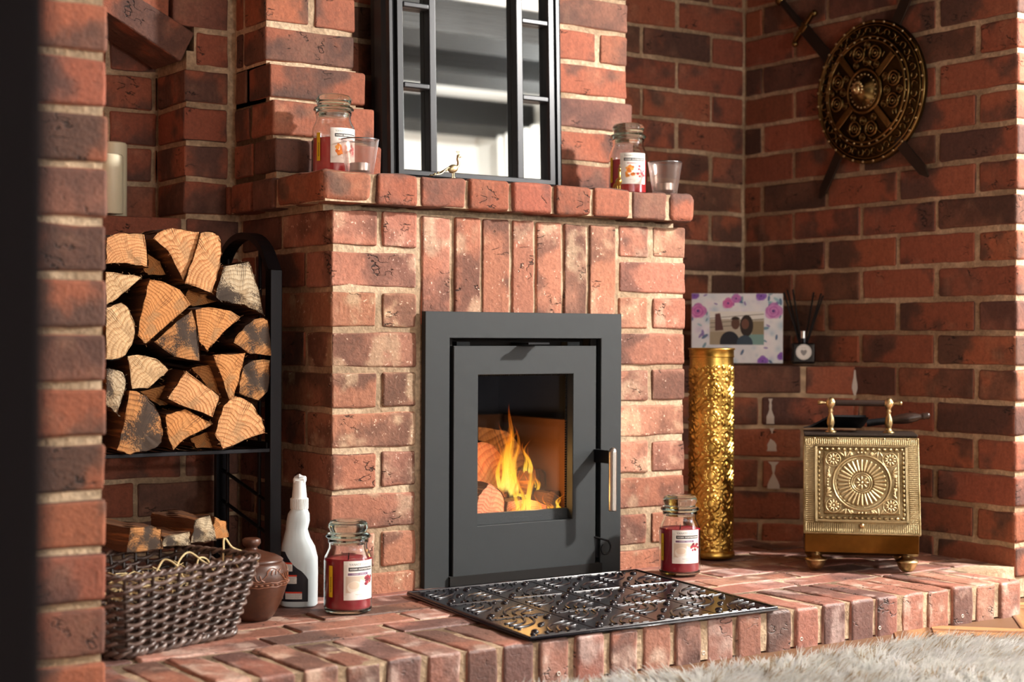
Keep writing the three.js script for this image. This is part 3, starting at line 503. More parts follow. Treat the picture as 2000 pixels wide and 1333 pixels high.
function arcSticker(r, a0, a1, y0, y1) { const g = new THREE.CylinderGeometry(r, r, y1 - y0, 24, 1, true, a0, a1 - a0); g.translate(0, (y0 + y1) / 2, 0); return g; }
function candleJar(label, pos, face, wax, waxTop, theme) {
  const o = thing('candle_jar', label, 'candle', pos);
  part('jar', jarShell, glass, o); part('lid', jarLid, glass, o);
  part('wax', lathe([[0, 0.0065], [0.0365, 0.0065], [0.039, 0.011], [0.039, waxTop], [0.03, waxTop - 0.004], [0.012, waxTop - 0.007], [0, waxTop - 0.006]], 48), wax, o);
  part('wick', rod([0, waxTop - 0.008, 0], [0.001, waxTop + 0.006, 0.001], 0.0009, 6), soot, o);
  part('paper_label', arcSticker(0.0423, face - 0.72, face + 0.72, 0.026, 0.093), std({ map: labelTex(theme), roughness: 0.6, side: THREE.DoubleSide }), o, undefined, 'printed white paper label');
  part('warning_sticker', arcSticker(0.0423, face - 1.42, face - 1.22, 0.03, 0.084), std({ map: warnTex, roughness: 0.6, side: THREE.DoubleSide }), o, undefined, 'small yellow warning sticker');
  return o;
}
const waxRed = phy({ color: 0xb30f2e, roughness: 0.35, clearcoat: 0.3 }), waxPink = phy({ color: 0xe0343a, roughness: 0.35, clearcoat: 0.2 });
candleJar('dark red candle jar on the hearth beside the white spray bottle', [-0.043, 0.001, 0.148], 0.05, waxRed, 0.095, 'cherry');
candleJar('dark red candle jar on the hearth in front of the tall brass cylinder', [0.731, 0.001, 0.121], -0.35, waxRed, 0.094, 'cherry');
candleJar('coral candle jar on the mantel beside the tall corbelled brick pier', [0.075, 0.7845, -0.138], 0.1, waxPink, 0.075, 'peach');
candleJar('coral candle jar on the mantel by a small brass peacock', [0.79, 0.7845, -0.128], -0.37, waxPink, 0.08, 'peach');
// tealight glasses
function tealight(label, pos, tint) {
  const o = thing('tealight_holder', label, 'candle holder', pos);
  const gm = phy({ color: tint, transmission: 1, thickness: 0, roughness: 0.28, ior: 1.5 });
  part('glass_cup', lathe([[0, 0], [0.024, 0], [0.026, 0.003], [0.036, 0.066], [0.0365, 0.068], [0.0345, 0.068], [0.0335, 0.066], [0.024, 0.006], [0, 0.006]], 48), gm, o);
  part('silver_rim', new THREE.TorusGeometry(0.0355, 0.0012, 8, 48).rotateX(Math.PI / 2).translate(0, 0.0675, 0), std({ color: 0xa0a4a8, roughness: 0.25, metalness: 1 }), o);
  const t = part('tealight', lathe([[0, 0.0075], [0.0185, 0.0075], [0.019, 0.009], [0.019, 0.023], [0.018, 0.023], [0.0178, 0.02], [0, 0.02]], 36), std({ color: 0xd8d8d6, roughness: 0.3, metalness: 0.9 }), o);
  part('wax', cyl(0.0175, 0.0175, 0.004, 30).translate(0, 0.02, 0), std({ color: 0xf1ece2, roughness: 0.6 }), t);
}
tealight('pinkish glass tealight holder beside the coral candle on the mantel corner', [0.09, 0.7845, -0.06], 0xf3ece9);
tealight('clear bubbled glass tealight holder at the end of the mantel', [0.806, 0.7845, -0.022], 0xf4ece8);
// ================================================================ BRASS THINGS
const brassMap = tex(512, 512, (u, v) => { const a = at(FBM_B, u, v), f = at(FINE, u, v), k = mix3([222, 198, 150], [170, 146, 102], sstep(0.45, 0.7, a)), s = 0.85 + 0.25 * f; return [k[0] * s, k[1] * s, k[2] * s]; });
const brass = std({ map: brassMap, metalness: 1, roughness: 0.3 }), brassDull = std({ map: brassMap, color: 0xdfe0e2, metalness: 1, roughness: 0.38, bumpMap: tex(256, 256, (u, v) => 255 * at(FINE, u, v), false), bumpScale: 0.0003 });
const darkSteel = std({ color: 0x3c322c, roughness: 0.5, metalness: 0.7 });
// peacock figurines
function peacock(label, pos, turn, mat) {
  const o = thing('peacock_figurine', label, 'figurine', pos, turn, 'brass peacocks on the mantel'); o.scale.setScalar(0.82);
  const body = sph(0.0105, 20, 14).scale(1.35, 0.95, 0.8).rotateZ(0.25).translate(0, 0.021, 0);
  const neck = tube([[0.008, 0.023, 0], [0.0155, 0.03, 0], [0.0165, 0.038, 0], [0.0145, 0.045, 0], [0.0165, 0.0505, 0]], 0.0034, 20, 8);
  part('body', merge([body, neck, sph(0.0044, 14, 10).scale(1.25, 1, 0.9).translate(0.0175, 0.0515, 0), new THREE.ConeGeometry(0.0017, 0.008, 8).rotateZ(-Math.PI / 2).translate(0.0255, 0.051, 0)]), mat, o);
  part('crest', merge([-0.5, 0, 0.5].flatMap((a) => [rod([0.0165, 0.055, 0], [0.0145 + a * 0.007, 0.0615, 0], 0.0005, 5), sph(0.0012, 8, 6).translate(0.0145 + a * 0.007, 0.062, 0)])), mat, o);
  part('tail', merge([-0.35, -0.17, 0, 0.17, 0.35].map((a, i) => tube([[-0.009, 0.024, 0], [-0.025, 0.014 + 0.001 * i, a * 0.02], [-0.042, 0.006, a * 0.03], [-0.058, 0.0025, a * 0.035]], 0.0019, 14, 6)).concat([...Array(9)].map((_, i) => sph(0.0022, 8, 6).translate(-0.018 - i * 0.0045, 0.0165 - i * 0.0014, R(-0.004, 0.004))))), mat, o);
  for (const z of [-0.003, 0.003]) part('leg', merge([rod([0.001, 0.014, z], [0.001, 0.001, z], 0.0011, 6), rb(0.006, 0.0012, 0.003, 0.0005, 1).translate(0.002, 0.0006, z)]), mat, o);
}
peacock('small brass peacock figurine in front of the mirror', [0.253, 0.7842, 0.012], 0.1, std({ color: 0xcfc19a, metalness: 1, roughness: 0.4 }));
peacock('small brass peacock figurine beside the coral candle jar', [0.668, 0.7842, -0.005], -2.1, std({ color: 0xc9ab5c, metalness: 1, roughness: 0.35 }));

// embossed brass cylinder
{
  const o = thing('brass_cylinder', 'tall embossed brass cylinder stand with flower relief beside the stove', 'stand', [0.951, 0.001, -0.035]);
  const Rr = 0.0475, H = 0.444, N = 260, M = 440, pos = [], uv = [], idx = [];
  const rows = [];
  const blob = (du, dv, r) => { const d = Math.hypot(du, dv); return d; };
  function relief(u, y) { // u: arc length, y: height -> metres
    const P = 2 * Math.PI * Rr / 4; let col = Math.round(u / P), du = u - col * P; let h = 0;
    const cells = 0.0605; const sh = (col & 1) * cells * 0.5; const c = Math.round((y - sh) / cells), dv = y - sh - c * cells, d = Math.hypot(du, dv), a = Math.atan2(dv, du);
    if (d < 0.0225) { // flower
      if (d < 0.0075) h = 0.0016 + 0.0006 * (Math.sin(du * 1800) * Math.sin(dv * 1800)); else if (d < 0.0095) h = 0.0004; else if (d < 0.0115) h = 0.0022; else { const pet = Math.abs(Math.cos(a * 6)); h = 0.0024 * sstep(0.0225, 0.0175, d) * (0.35 + 0.65 * pet) * sstep(0.0115, 0.014, d); }
    } else { // scrolled leaves between
      const v = Math.sin(du * 260 + 3 * Math.sin(dv * 110)) * Math.cos(dv * 190 + 2 * Math.sin(du * 150)); h = 0.0022 * sstep(0.05, 0.75, v) + 0.0010 * sstep(0.1, 0.8, -v * Math.sin(du * 500 + dv * 300));
    }
    return h;
  }
  for (let j = 0; j <= M; j++) for (let i = 0; i <= N; i++) {
    const a = i / N * 2 * Math.PI, y = 0.008 + j / M * (H - 0.016), edge = sstep(0.012, 0.02, y) * sstep(H - 0.022, H - 0.03, y), r = Rr + edge * relief(a * Rr + 0.035, y);
    pos.push(Math.sin(a) * r, y, Math.cos(a) * r); uv.push(i / N * 2, j / M * 3);
  }
  for (let j = 0; j < M; j++) for (let i = 0; i < N; i++) { const k = j * (N + 1) + i; idx.push(k, k + 1, k + N + 1, k + 1, k + N + 2, k + N + 1); }
  const g = new THREE.BufferGeometry(); g.setAttribute('position', new THREE.Float32BufferAttribute(pos, 3)); g.setAttribute('uv', new THREE.Float32BufferAttribute(uv, 2)); g.setIndex(idx); g.computeVertexNormals();
  const gold = std({ map: brassMap, color: 0xfbe3a0, metalness: 1, roughness: 0.3, side: THREE.DoubleSide });
  part('embossed_body', g, gold, o);
  part('base_ring', lathe([[0, 0], [0.051, 0], [0.0525, 0.004], [0.0525, 0.01], [0.05, 0.014], [0.0475, 0.016], [0, 0.016]], 56), gold, o);
  part('rim', lathe([[0.046, 0.436], [0.0485, 0.436], [0.0495, 0.438], [0.0485, 0.44], [0.0485, 0.452], [0.051, 0.453], [0.051, 0.456], [0.047, 0.4565], [0.0455, 0.45], [0.045, 0.43]], 64), gold, o);
}
// coal box
{
  const turn = Math.atan2(-0.69, 0.72), o = thing('coal_box', 'brass coal box with embossed lid, ball feet and carrying handle', 'coal box', [1.125, 0.001, 0.238], turn);
  // local: x right, y up, z towards the viewer; front of the base at z = 0.085
  const side = [[0.095, 0.075], [0.09, 0.04], [0.078, 0.034], [-0.09, 0.034], [-0.105, 0.075], [-0.105, 0.272], [0.02, 0.274], [0.03, 0.268]];
  const shell = new THREE.ExtrudeGeometry(ribbonProfile(side.map(([z, y]) => [z, y])), { depth: 0.226, bevelEnabled: true, bevelSize: 0.0015, bevelThickness: 0.0015, bevelSegments: 1 });
  shell.rotateY(-Math.PI / 2); shell.translate(0.113, 0, 0);
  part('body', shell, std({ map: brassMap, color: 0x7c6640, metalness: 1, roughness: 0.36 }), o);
  // lid plane: from (y .078, z .1) up to (y .275, z .03)
  const lid = new THREE.Group(); lid.name = 'lid'; lid.position.set(0, 0.078, 0.101); lid.rotation.x = -Math.atan2(0.07, 0.197); o.add(lid);
  const LH = 0.207, W = 0.236;
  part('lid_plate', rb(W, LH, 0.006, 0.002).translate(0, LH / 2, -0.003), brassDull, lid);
  // hatched border: fine ribs
  const ribs = []; for (let i = 0; i < 54; i++) { const x = -W / 2 + 0.006 + i * (W - 0.012) / 53; ribs.push(bx(x - 0.0009, x + 0.0009, 0.005, 0.022, 0, 0.0008)); ribs.push(bx(x - 0.0009, x + 0.0009, LH - 0.016, LH - 0.005, 0, 0.0008)); }
  for (let i = 0; i < 40; i++) { const y = 0.024 + i * (LH - 0.042) / 39; for (const s of [-1, 1]) ribs.push(bx(s > 0 ? 0.097 : -W / 2 + 0.005, s > 0 ? W / 2 - 0.005 : -0.097, y - 0.0009, y + 0.0009, 0, 0.0008)); }
  part('ribbed_border', merge(ribs), brassDull, lid);
  // moulding and raised centre panel
  const fr = (a, b, y0, y1, z0, z1) => bx(a, b, y0, y1, z0, z1);
  const px = 0.094, y0 = 0.024, y1 = LH - 0.018;
  part('moulding', merge([fr(-px, px, y0, y0 + 0.005, 0, 0.006), fr(-px, px, y1 - 0.005, y1, 0, 0.006), fr(-px, -px + 0.005, y0, y1, 0, 0.006), fr(px - 0.005, px, y0, y1, 0, 0.006)]), brassDull, lid);
  const studs = []; for (let i = 0; i < 15; i++) { const x = -0.082 + i * 0.164 / 14; for (const y of [y0 + 0.0095, y1 - 0.0095]) studs.push(sph(0.0037, 10, 8).scale(1.15, 0.8, 0.7).translate(x, y, 0.003)); } for (let i = 0; i < 14; i++) { const y = y0 + 0.018 + i * (y1 - y0 - 0.036) / 13; for (const s of [-1, 1]) studs.push(sph(0.0037, 10, 8).scale(0.8, 1.15, 0.7).translate(s * 0.0855, y, 0.003)); }
  part('beaded_edge', merge(studs), brassDull, lid);
  const pcx = 0, pcy = (y0 + y1) / 2, pw = 0.152, ph = y1 - y0 - 0.034;
  part('raised_panel', rb(pw, ph, 0.01, 0.002).translate(pcx, pcy, 0.004), brassDull, lid);
  const zt = 0.009;
  const ring = (r, t, x = 0, y = 0) => new THREE.TorusGeometry(r, t, 8, 64).translate(pcx + x, pcy + y, zt);
  part('medallion_ring', ring(0.058, 0.0026), brassDull, lid); part('medallion_ring', ring(0.0205, 0.0018), brassDull, lid); part('medallion_ring', ring(0.0525, 0.0008), brassDull, lid);
  for (let i = 0; i < 30; i++) { const a = i / 30 * 2 * Math.PI, g = new THREE.CapsuleGeometry(0.0034, 0.021, 3, 8).scale(1, 1, 0.75).translate(0, 0.0365, 0).rotateZ(a).translate(pcx, pcy, zt); part('petal', g, brassDull, lid); }
  const rosette = (x, y, R0, n) => { part('rosette', merge([new THREE.TorusGeometry(R0, R0 * 0.1, 8, 36), sph(R0 * 0.24, 12, 8).scale(1, 1, 0.7), ...[...Array(n)].map((_, i) => sph(R0 * 0.27, 10, 7).scale(0.62, 1.35, 0.6).translate(0, R0 * 0.56, 0).rotateZ(i / n * 2 * Math.PI))].map((g) => g.translate(pcx + x, pcy + y, zt))), brassDull, lid); };
  rosette(0, 0, 0.0165, 8); for (const sx of [-1, 1]) for (const sy of [-1, 1]) rosette(sx * 0.0575, sy * 0.049, 0.0148, 10);
  const leaves = []; const leaf = (x, y, a, L) => leaves.push(sph(0.0035, 10, 6).scale(0.62, L / 0.0035 / 2, 0.5).rotateZ(a).translate(pcx + x, pcy + y, zt));
  for (const s of [-1, 1]) { for (const t of [-1, 1]) { for (let i = 0; i < 3; i++) { leaf(t * 0.033 + (i - 1) * 0.007, s * 0.0605, t * s * (-0.9 + i * 0.75), 0.015); leaf(t * 0.021, s * 0.061, (i - 1) * 1.0, 0.011); leaf(s * 0.0665, t * 0.0225 + (i - 1) * 0.006, t * s * (0.3 + i * 0.6) + 1.0, 0.014); leaf(s * 0.067, t * 0.014, 0.8 * (i - 1) + 1.57, 0.011); } } for (let i = 0; i < 3; i++) { leaves.push(sph(0.0028, 10, 8).translate(pcx + (i - 1) * 0.007, pcy + s * 0.064, zt)); leaves.push(sph(0.0026, 10, 8).translate(pcx + s * 0.069, pcy + (i - 1) * 0.006, zt)); } }
  part('leaf_relief', merge(leaves), brassDull, lid);
  for (let i = 0; i < 5; i++) part('rivet', sph(0.0022, 10, 8), brass, lid, [-0.095 + i * 0.0475, LH - 0.004, 0.0]);
  part('lid_knob', merge([sph(0.005, 14, 10), cyl(0.003, 0.003, 0.008, 12).rotateX(Math.PI / 2).translate(0, 0, -0.003)]), brass, lid, [0, 0.017, 0.006]);
  part('top_plate', rb(0.232, 0.005, 0.135, 0.0015).translate(0, 0.2765, -0.038), darkSteel, o);
  // feet
  for (const x of [-0.092, 0.092]) for (const z of [0.072, -0.085]) part('ball_foot', lathe([[0, 0], [0.01, 0.0005], [0.016, 0.006], [0.02, 0.015], [0.0215, 0.0195], [0.0235, 0.0205], [0.023, 0.023], [0.017, 0.027], [0.0125, 0.029], [0.0105, 0.033], [0.0095, 0.0365], [0, 0.0365]], 32), brass, o, [x, 0, z]);
  // handle
  for (const x of [-0.06, 0.06]) part('handle_post', lathe([[0, 0], [0.012, 0], [0.0125, 0.002], [0.008, 0.005], [0.0055, 0.008], [0.006, 0.012], [0.0085, 0.02], [0.0075, 0.03], [0.0045, 0.038], [0.0042, 0.043], [0.006, 0.045], [0.0045, 0.048], [0.0055, 0.052], [0.0105, 0.059], [0.0105, 0.066], [0.006, 0.073], [0, 0.075]], 28), brass, o, [x, 0.279, -0.02]);
  part('handle_bar', rod([-0.055, 0.342, -0.02], [0.055, 0.342, -0.02], 0.0066, 18), std({ color: 0x2c1d17, roughness: 0.35 }), o, undefined, 'dark wooden handle bar');
  for (const s of [-1, 1]) part('handle_tip', lathe([[0, 0], [0.0045, 0.001], [0.005, 0.004], [0.0042, 0.008], [0.0028, 0.014], [0.003, 0.02], [0, 0.021]], 18).rotateZ(s * Math.PI / 2).translate(s > 0 ? 0.088 : -0.088, 0.342, -0.02), brass, o);
  // shovel lying behind the handle
  const sh = thing('coal_shovel', 'black metal coal shovel with turned wooden handle on the coal box', 'shovel', [1.125, 0.282, 0.238], turn);
  const sp = []; { const pos = [], idx = [], N = 20, Mm = 14; for (let i = 0; i <= N; i++) for (let j = 0; j <= Mm; j++) { const t = i / N, s = j / Mm * 2 - 1, x = -0.128 + t * 0.135, wd = 0.05 * (0.55 + 0.45 * t), y = 0.004 + 0.026 * Math.pow(Math.abs(s), 2.4) * sstep(0, 0.5, t) + (t > 0.93 ? 0.02 * (t - 0.93) / 0.07 * (1 - Math.pow(Math.abs(s), 2)) : 0); pos.push(x, y, s * wd); } for (let i = 0; i < N; i++) for (let j = 0; j < Mm; j++) { const k = i * (Mm + 1) + j; idx.push(k, k + 1, k + Mm + 1, k + 1, k + Mm + 2, k + Mm + 1); } const g = new THREE.BufferGeometry(); g.setAttribute('position', new THREE.Float32BufferAttribute(pos, 3)); g.setIndex(idx); g.computeVertexNormals(); sp.push(g); }
  part('scoop', sp[0], std({ color: 0x1b1c1e, roughness: 0.4, metalness: 0.7, side: THREE.DoubleSide }), sh, [0.012, 0, -0.082]);
  part('ferrule', cyl(0.008, 0.0075, 0.045, 18).rotateZ(-Math.PI / 2 + 0.14).translate(0.04, 0.018, -0.082), blackMetal, sh);
  part('handle', lathe([[0, 0], [0.0065, 0.001], [0.0075, 0.012], [0.0105, 0.03], [0.0115, 0.045], [0.01, 0.062], [0.006, 0.072], [0.0065, 0.077], [0.008, 0.08], [0.0062, 0.083], [0.0078, 0.088], [0.005, 0.093], [0, 0.094]], 24).rotateZ(-Math.PI / 2 + 0.14).translate(0.058, 0.0205, -0.082), std({ color: 0x2a1a14, roughness: 0.3 }), sh);
}
// shield with crossed swords
{
  const o = thing('wall_shield', 'round embossed bronze shield hung on the dark brick wall', 'shield', [1.385, 1.052, 0.008]); o.rotation.y = -Math.PI / 2;
  const bronze = std({ map: brassMap, color: 0xa59c86, metalness: 1, roughness: 0.26 }), bd = std({ map: brassMap, color: 0x4e4738, metalness: 1, roughness: 0.4 });
  const Rs = 0.167;
  part('disc', lathe([[0, 0.012], [0.04, 0.012], [0.05, 0.006], [0.115, 0.004], [0.118, 0.0], [0.15, -0.006], [0.16, -0.012], [Rs, -0.012], [Rs, -0.016], [0, -0.004]], 80).rotateX(Math.PI / 2), bd, o);
  const ring = (r, t, z) => part('ring', new THREE.TorusGeometry(r, t, 8, 96).translate(0, 0, z), bronze, o);
  ring(0.162, 0.005, -0.009); ring(0.126, 0.0035, 0.001); ring(0.118, 0.0035, 0.004); ring(0.05, 0.0045, 0.009); ring(0.154, 0.0022, -0.006);
  for (let i = 0; i < 44; i++) { const a = i / 44 * 2 * Math.PI; part('rim_scroll', new THREE.TorusGeometry(0.0075, 0.0021, 6, 12, 4.4).rotateZ(a + i * 2.1), bronze, o, [0.1405 * Math.cos(a), 0.1405 * Math.sin(a), -0.002]); }
  for (let i = 0; i < 32; i++) { const a = (i + 0.5) / 32 * 2 * Math.PI; part('rivet', sph(0.003, 10, 8), brass, o, [0.162 * Math.cos(a), 0.162 * Math.sin(a), -0.004]); const m = part('rivet', sph(0.0026, 10, 8), brass, o, [0.1225 * Math.cos(a), 0.1225 * Math.sin(a), 0.005]); void m; }
  for (let q = 0; q < 4; q++) {
    const a0 = q * Math.PI / 2 + 0.72; const sp = part('spoke', rb(0.064, 0.017, 0.008, 0.002), bronze, o, [0.084 * Math.cos(a0), 0.084 * Math.sin(a0), 0.007]); sp.rotation.z = a0;
    for (const [da, r, s] of [[0.5, 0.09, 1], [1.07, 0.09, 1], [0.78, 0.068, 0.55], [0.785, 0.106, 0.5], [0.3, 0.068, 0.45], [1.27, 0.068, 0.45]]) {
      const a = a0 + da; part('rosette', merge([new THREE.TorusGeometry(0.0165 * s, 0.0032 * s, 8, 30), new THREE.TorusGeometry(0.0085 * s, 0.0026 * s, 8, 24), sph(0.0042 * s, 10, 8)]), bronze, o, [r * Math.cos(a), r * Math.sin(a), 0.0075]);
    }
    for (let i = 0; i < 9; i++) { const a = a0 + 0.2 + R(0, 1.17), r = R(0.058, 0.112); part('leaf', sph(0.004, 8, 6).scale(0.55, 1.9, 0.6).rotateZ(R(0, 6)), bronze, o, [r * Math.cos(a), r * Math.sin(a), 0.0065]); }
  }
  part('boss', lathe([[0, 0.036], [0.012, 0.0345], [0.024, 0.028], [0.033, 0.018], [0.038, 0.012], [0.042, 0.012], [0.044, 0.008]], 56).rotateX(Math.PI / 2), bronze, o);
  part('boss_relief', merge([sph(0.011, 16, 12).scale(0.85, 1.15, 0.6).translate(0, 0.002, 0.034), sph(0.003, 8, 6).scale(0.7, 1.6, 1.2).translate(0, 0, 0.041), sph(0.0024, 8, 6).translate(-0.0045, 0.004, 0.0395), sph(0.0024, 8, 6).translate(0.0045, 0.004, 0.0395), ...[...Array(9)].map((_, i) => sph(0.0042, 8, 6).translate(0.0135 * Math.cos(i / 9 * 4.4 - 0.65), 0.003 + 0.0145 * Math.sin(i / 9 * 4.4 - 0.65), 0.0315))]), brass, o);
  for (let i = 0; i < 22; i++) { const a = i / 22 * 2 * Math.PI; part('rivet', sph(0.0023, 8, 6), brass, o, [0.0385 * Math.cos(a), 0.0385 * Math.sin(a), 0.0135]); }
  // swords: local x along the wall (towards the room), y up
  function sword(label, tip, up, zoff) {
    const d = [up[0] - tip[0], up[1] - tip[1]], L = Math.hypot(...d), ang = Math.atan2(d[1], d[0]) - Math.PI / 2;
    const s = thing('wall_sword', label, 'sword', [1.4, tip[1], tip[0]]); s.rotation.order = 'YXZ'; s.rotation.y = -Math.PI / 2; s.rotation.z = ang;
    const sh = ribbonProfile([[-0.002, 0], [0.002, 0], [0.012, 0.022], [0.0145, L], [-0.0145, L], [-0.012, 0.022]]);
    part('blade', new THREE.ExtrudeGeometry(sh, { depth: 0.003, bevelEnabled: true, bevelSize: 0.001, bevelThickness: 0.001, bevelSegments: 1 }), darkSteel, s, [0, 0, zoff]);
    part('cross_guard', merge([rb(0.09, 0.011, 0.012, 0.003).translate(0, L, 0), sph(0.0085, 12, 8).translate(-0.046, L - 0.004, 0), sph(0.0085, 12, 8).translate(0.046, L - 0.004, 0), rb(0.024, 0.022, 0.014, 0.004).translate(0, L, 0)]), bronze, s, [0, 0, zoff]);
    part('grip', cyl(0.009, 0.0085, 0.1, 16).translate(0, L + 0.055, 0), std({ color: 0x241811, roughness: 0.6 }), s, [0, 0, zoff]);
    part('pommel', sph(0.014, 18, 12).translate(0, L + 0.115, 0), bronze, s, [0, 0, zoff]);
  }
  sword('dark sword behind the shield with its tip towards the corner of the recess', [-0.155, 0.816], [0.14, 1.292], 0);
  sword('dark sword behind the shield with its tip towards the lit brick edge', [0.184, 0.842], [-0.208, 1.235], 0.006);
}
// ================================================================ LEDGE: PHOTO FRAME AND DIFFUSER
{
  const nrm = -45 * deg, o = thing('photo_frame', 'flower patterned photo frame with a picture of two people', 'photo frame', [1.229, 0.4185, -0.26], -43 * deg);
  const W = 0.218, H = 0.168; o.rotation.x = 0;
  const print = canvasTex(1024, 800, (c, w, h) => {
    c.fillStyle = '#dfe6ef'; c.fillRect(0, 0, w, h);
    const soft = (x, y, r, col, al) => { const g = c.createRadialGradient(x, y, 0, x, y, r); g.addColorStop(0, col); g.addColorStop(1, 'rgba(255,255,255,0)'); c.globalAlpha = al; c.fillStyle = g; c.beginPath(); c.arc(x, y, r, 0, 7); c.fill(); c.globalAlpha = 1; };
    for (let i = 0; i < 120; i++) soft(R(0, w), R(0, h), R(40, 130), ['#a9c6dc', '#cfd6e6', '#e9e4f0', '#8fb7cf', '#f3f2f6', '#c9bfe0'][i % 6], 0.55);
    const rose = (x, y, r, a, b) => { for (let i = 0; i < 22; i++) { const t = i * 2.4, q = r * (1 - i / 24); c.fillStyle = i % 2 ? a : b; c.globalAlpha = 0.75; c.beginPath(); c.ellipse(x + 0.22 * q * Math.cos(t), y + 0.22 * q * Math.sin(t), q * 0.9, q * 0.72, t, 0, 7); c.fill(); } c.globalAlpha = 1; c.fillStyle = '#5a3a86'; c.beginPath(); c.arc(x, y, r * 0.18, 0, 7); c.fill(); };
    const leaf = (x, y, a, s, col) => { c.save(); c.translate(x, y); c.rotate(a); c.fillStyle = col; c.globalAlpha = 0.8; c.beginPath(); c.ellipse(0, 0, s, s * 0.4, 0, 0, 7); c.fill(); c.restore(); c.globalAlpha = 1; };
    for (let i = 0; i < 40; i++) { const e = rnd() < 0.5; leaf(e ? R(0, w) : (rnd() < 0.5 ? R(0, 190) : R(820, w)), e ? (rnd() < 0.6 ? R(0, 170) : R(640, h)) : R(0, h), R(0, 6), R(22, 44), ['#5f8fa8', '#3f5f8c', '#8fbccb', '#7d6bb0'][i % 4]); }
    rose(70, 200, 92, '#d98ac6', '#b45aa8'); rose(410, 110, 66, '#dd7fbd', '#c25aa6'); rose(500, 55, 58, '#d58acb', '#a765b8'); rose(920, 200, 98, '#d593d0', '#b768b4'); rose(780, 25, 60, '#9a6cc4', '#7447ad'); rose(30, 20, 50, '#8d5fc0', '#6d47a8'); rose(800, 775, 62, '#9c68c8', '#7b4bb2'); rose(1010, 720, 48, '#8f5cc2', '#7447ad'); rose(180, 770, 46, '#8fb0dc', '#6f93c8');
    c.fillStyle = '#b9b3a4'; c.fillRect(205, 205, 610, 385); c.fillStyle = '#e8ebe8'; c.fillRect(205, 205, 610, 90); c.fillStyle = '#a49a84'; c.fillRect(205, 440, 240, 150);
    c.strokeStyle = '#4a463c'; c.lineWidth = 6; for (const y of [265, 320, 370]) { c.beginPath(); c.moveTo(205, y + 20); c.lineTo(815, y - 30); c.stroke(); }
    c.fillStyle = '#5b3a3a'; c.beginPath(); c.moveTo(265, 235); c.lineTo(320, 225); c.lineTo(360, 420); c.lineTo(265, 430); c.fill();
    c.fillStyle = '#8f8468'; c.fillRect(680, 320, 135, 180); c.fillStyle = '#7ba3a0'; c.fillRect(620, 470, 195, 120);
    c.fillStyle = '#17202e'; c.beginPath(); c.ellipse(430, 560, 110, 125, 0, Math.PI, 0); c.fill(); c.fillRect(320, 555, 220, 35); c.fillStyle = '#5d3f33'; c.beginPath(); c.ellipse(495, 345, 48, 68, 0, 0, 7); c.fill(); c.fillStyle = '#2c211c'; c.beginPath(); c.ellipse(495, 300, 50, 34, 0, Math.PI, 0); c.fill();
    c.fillStyle = '#231814'; c.beginPath(); c.ellipse(620, 370, 74, 125, 0, 0, 7); c.fill(); c.fillStyle = '#6b4638'; c.beginPath(); c.ellipse(605, 350, 42, 60, 0, 0, 7); c.fill(); c.fillStyle = '#31485a'; c.beginPath(); c.ellipse(600, 575, 90, 95, 0, Math.PI, 0); c.fill(); c.fillRect(510, 565, 180, 25);
  });
  part('frame_panel', rb(W, H, 0.014, 0.002).translate(0, H / 2, 0), std({ color: 0xd9dde4, roughness: 0.4 }), o);
  part('printed_front', new THREE.PlaneGeometry(W - 0.002, H - 0.002).translate(0, H / 2, 0.0076), phy({ map: print, roughness: 0.35, clearcoat: 0.3, clearcoatRoughness: 0.15 }), o);
  part('back_strut', rb(0.04, 0.11, 0.004, 0.001).rotateX(0.35).translate(0, 0.055, -0.024), std({ color: 0x222222, roughness: 0.8 }), o);
  const d = thing('reed_diffuser', 'dark glass reed diffuser bottle with black reeds and a heart label', 'diffuser', [1.345, 0.4185, -0.155], -40 * deg);
  const dg = phy({ color: 0x3a3436, transmission: 0.75, thickness: 0.05, roughness: 0.05, ior: 1.46, attenuationColor: new THREE.Color(0.25, 0.2, 0.2), attenuationDistance: 0.05 });
  part('bottle', merge([rb(0.056, 0.05, 0.04, 0.006, 4).translate(0, 0.025, 0), cyl(0.012, 0.011, 0.012, 24).translate(0, 0.055, 0)]), dg, d);
  part('collar', cyl(0.0085, 0.0085, 0.022, 24).translate(0, 0.067, 0), std({ color: 0xcfcfcf, roughness: 0.25, metalness: 1 }), d);
  const heart = canvasTex(256, 256, (c) => { c.fillStyle = '#e8e8e6'; c.fillRect(0, 0, 256, 256); c.strokeStyle = '#bdbdbb'; c.lineWidth = 6; c.beginPath(); c.arc(128, 128, 116, 0, 7); c.stroke(); c.fillStyle = '#8f8f90'; c.beginPath(); c.moveTo(128, 190); c.bezierCurveTo(60, 140, 70, 92, 102, 92); c.bezierCurveTo(118, 92, 126, 104, 128, 112); c.bezierCurveTo(130, 104, 138, 92, 154, 92); c.bezierCurveTo(186, 92, 196, 140, 128, 190); c.fill(); c.font = '18px serif'; c.textAlign = 'center'; c.fillText('with love', 128, 66); });
  part('round_label', new THREE.CircleGeometry(0.0185, 40).translate(0, 0.028, 0.0205), std({ map: heart, roughness: 0.5 }), d, undefined, 'round white label with a grey heart');
  [[-0.055, 0.165, 0.01], [-0.044, 0.172, -0.01], [-0.03, 0.172, 0.008], [0.048, 0.163, 0.012], [0.055, 0.158, -0.004], [0.03, 0.166, -0.012]].forEach(([x, y, z]) => part('reed', rod([x * 0.05, 0.03, z * 0.2], [x * 0.85, y + 0.005, z], 0.0021, 8), std({ color: 0x080607, roughness: 0.8 }), d));
}
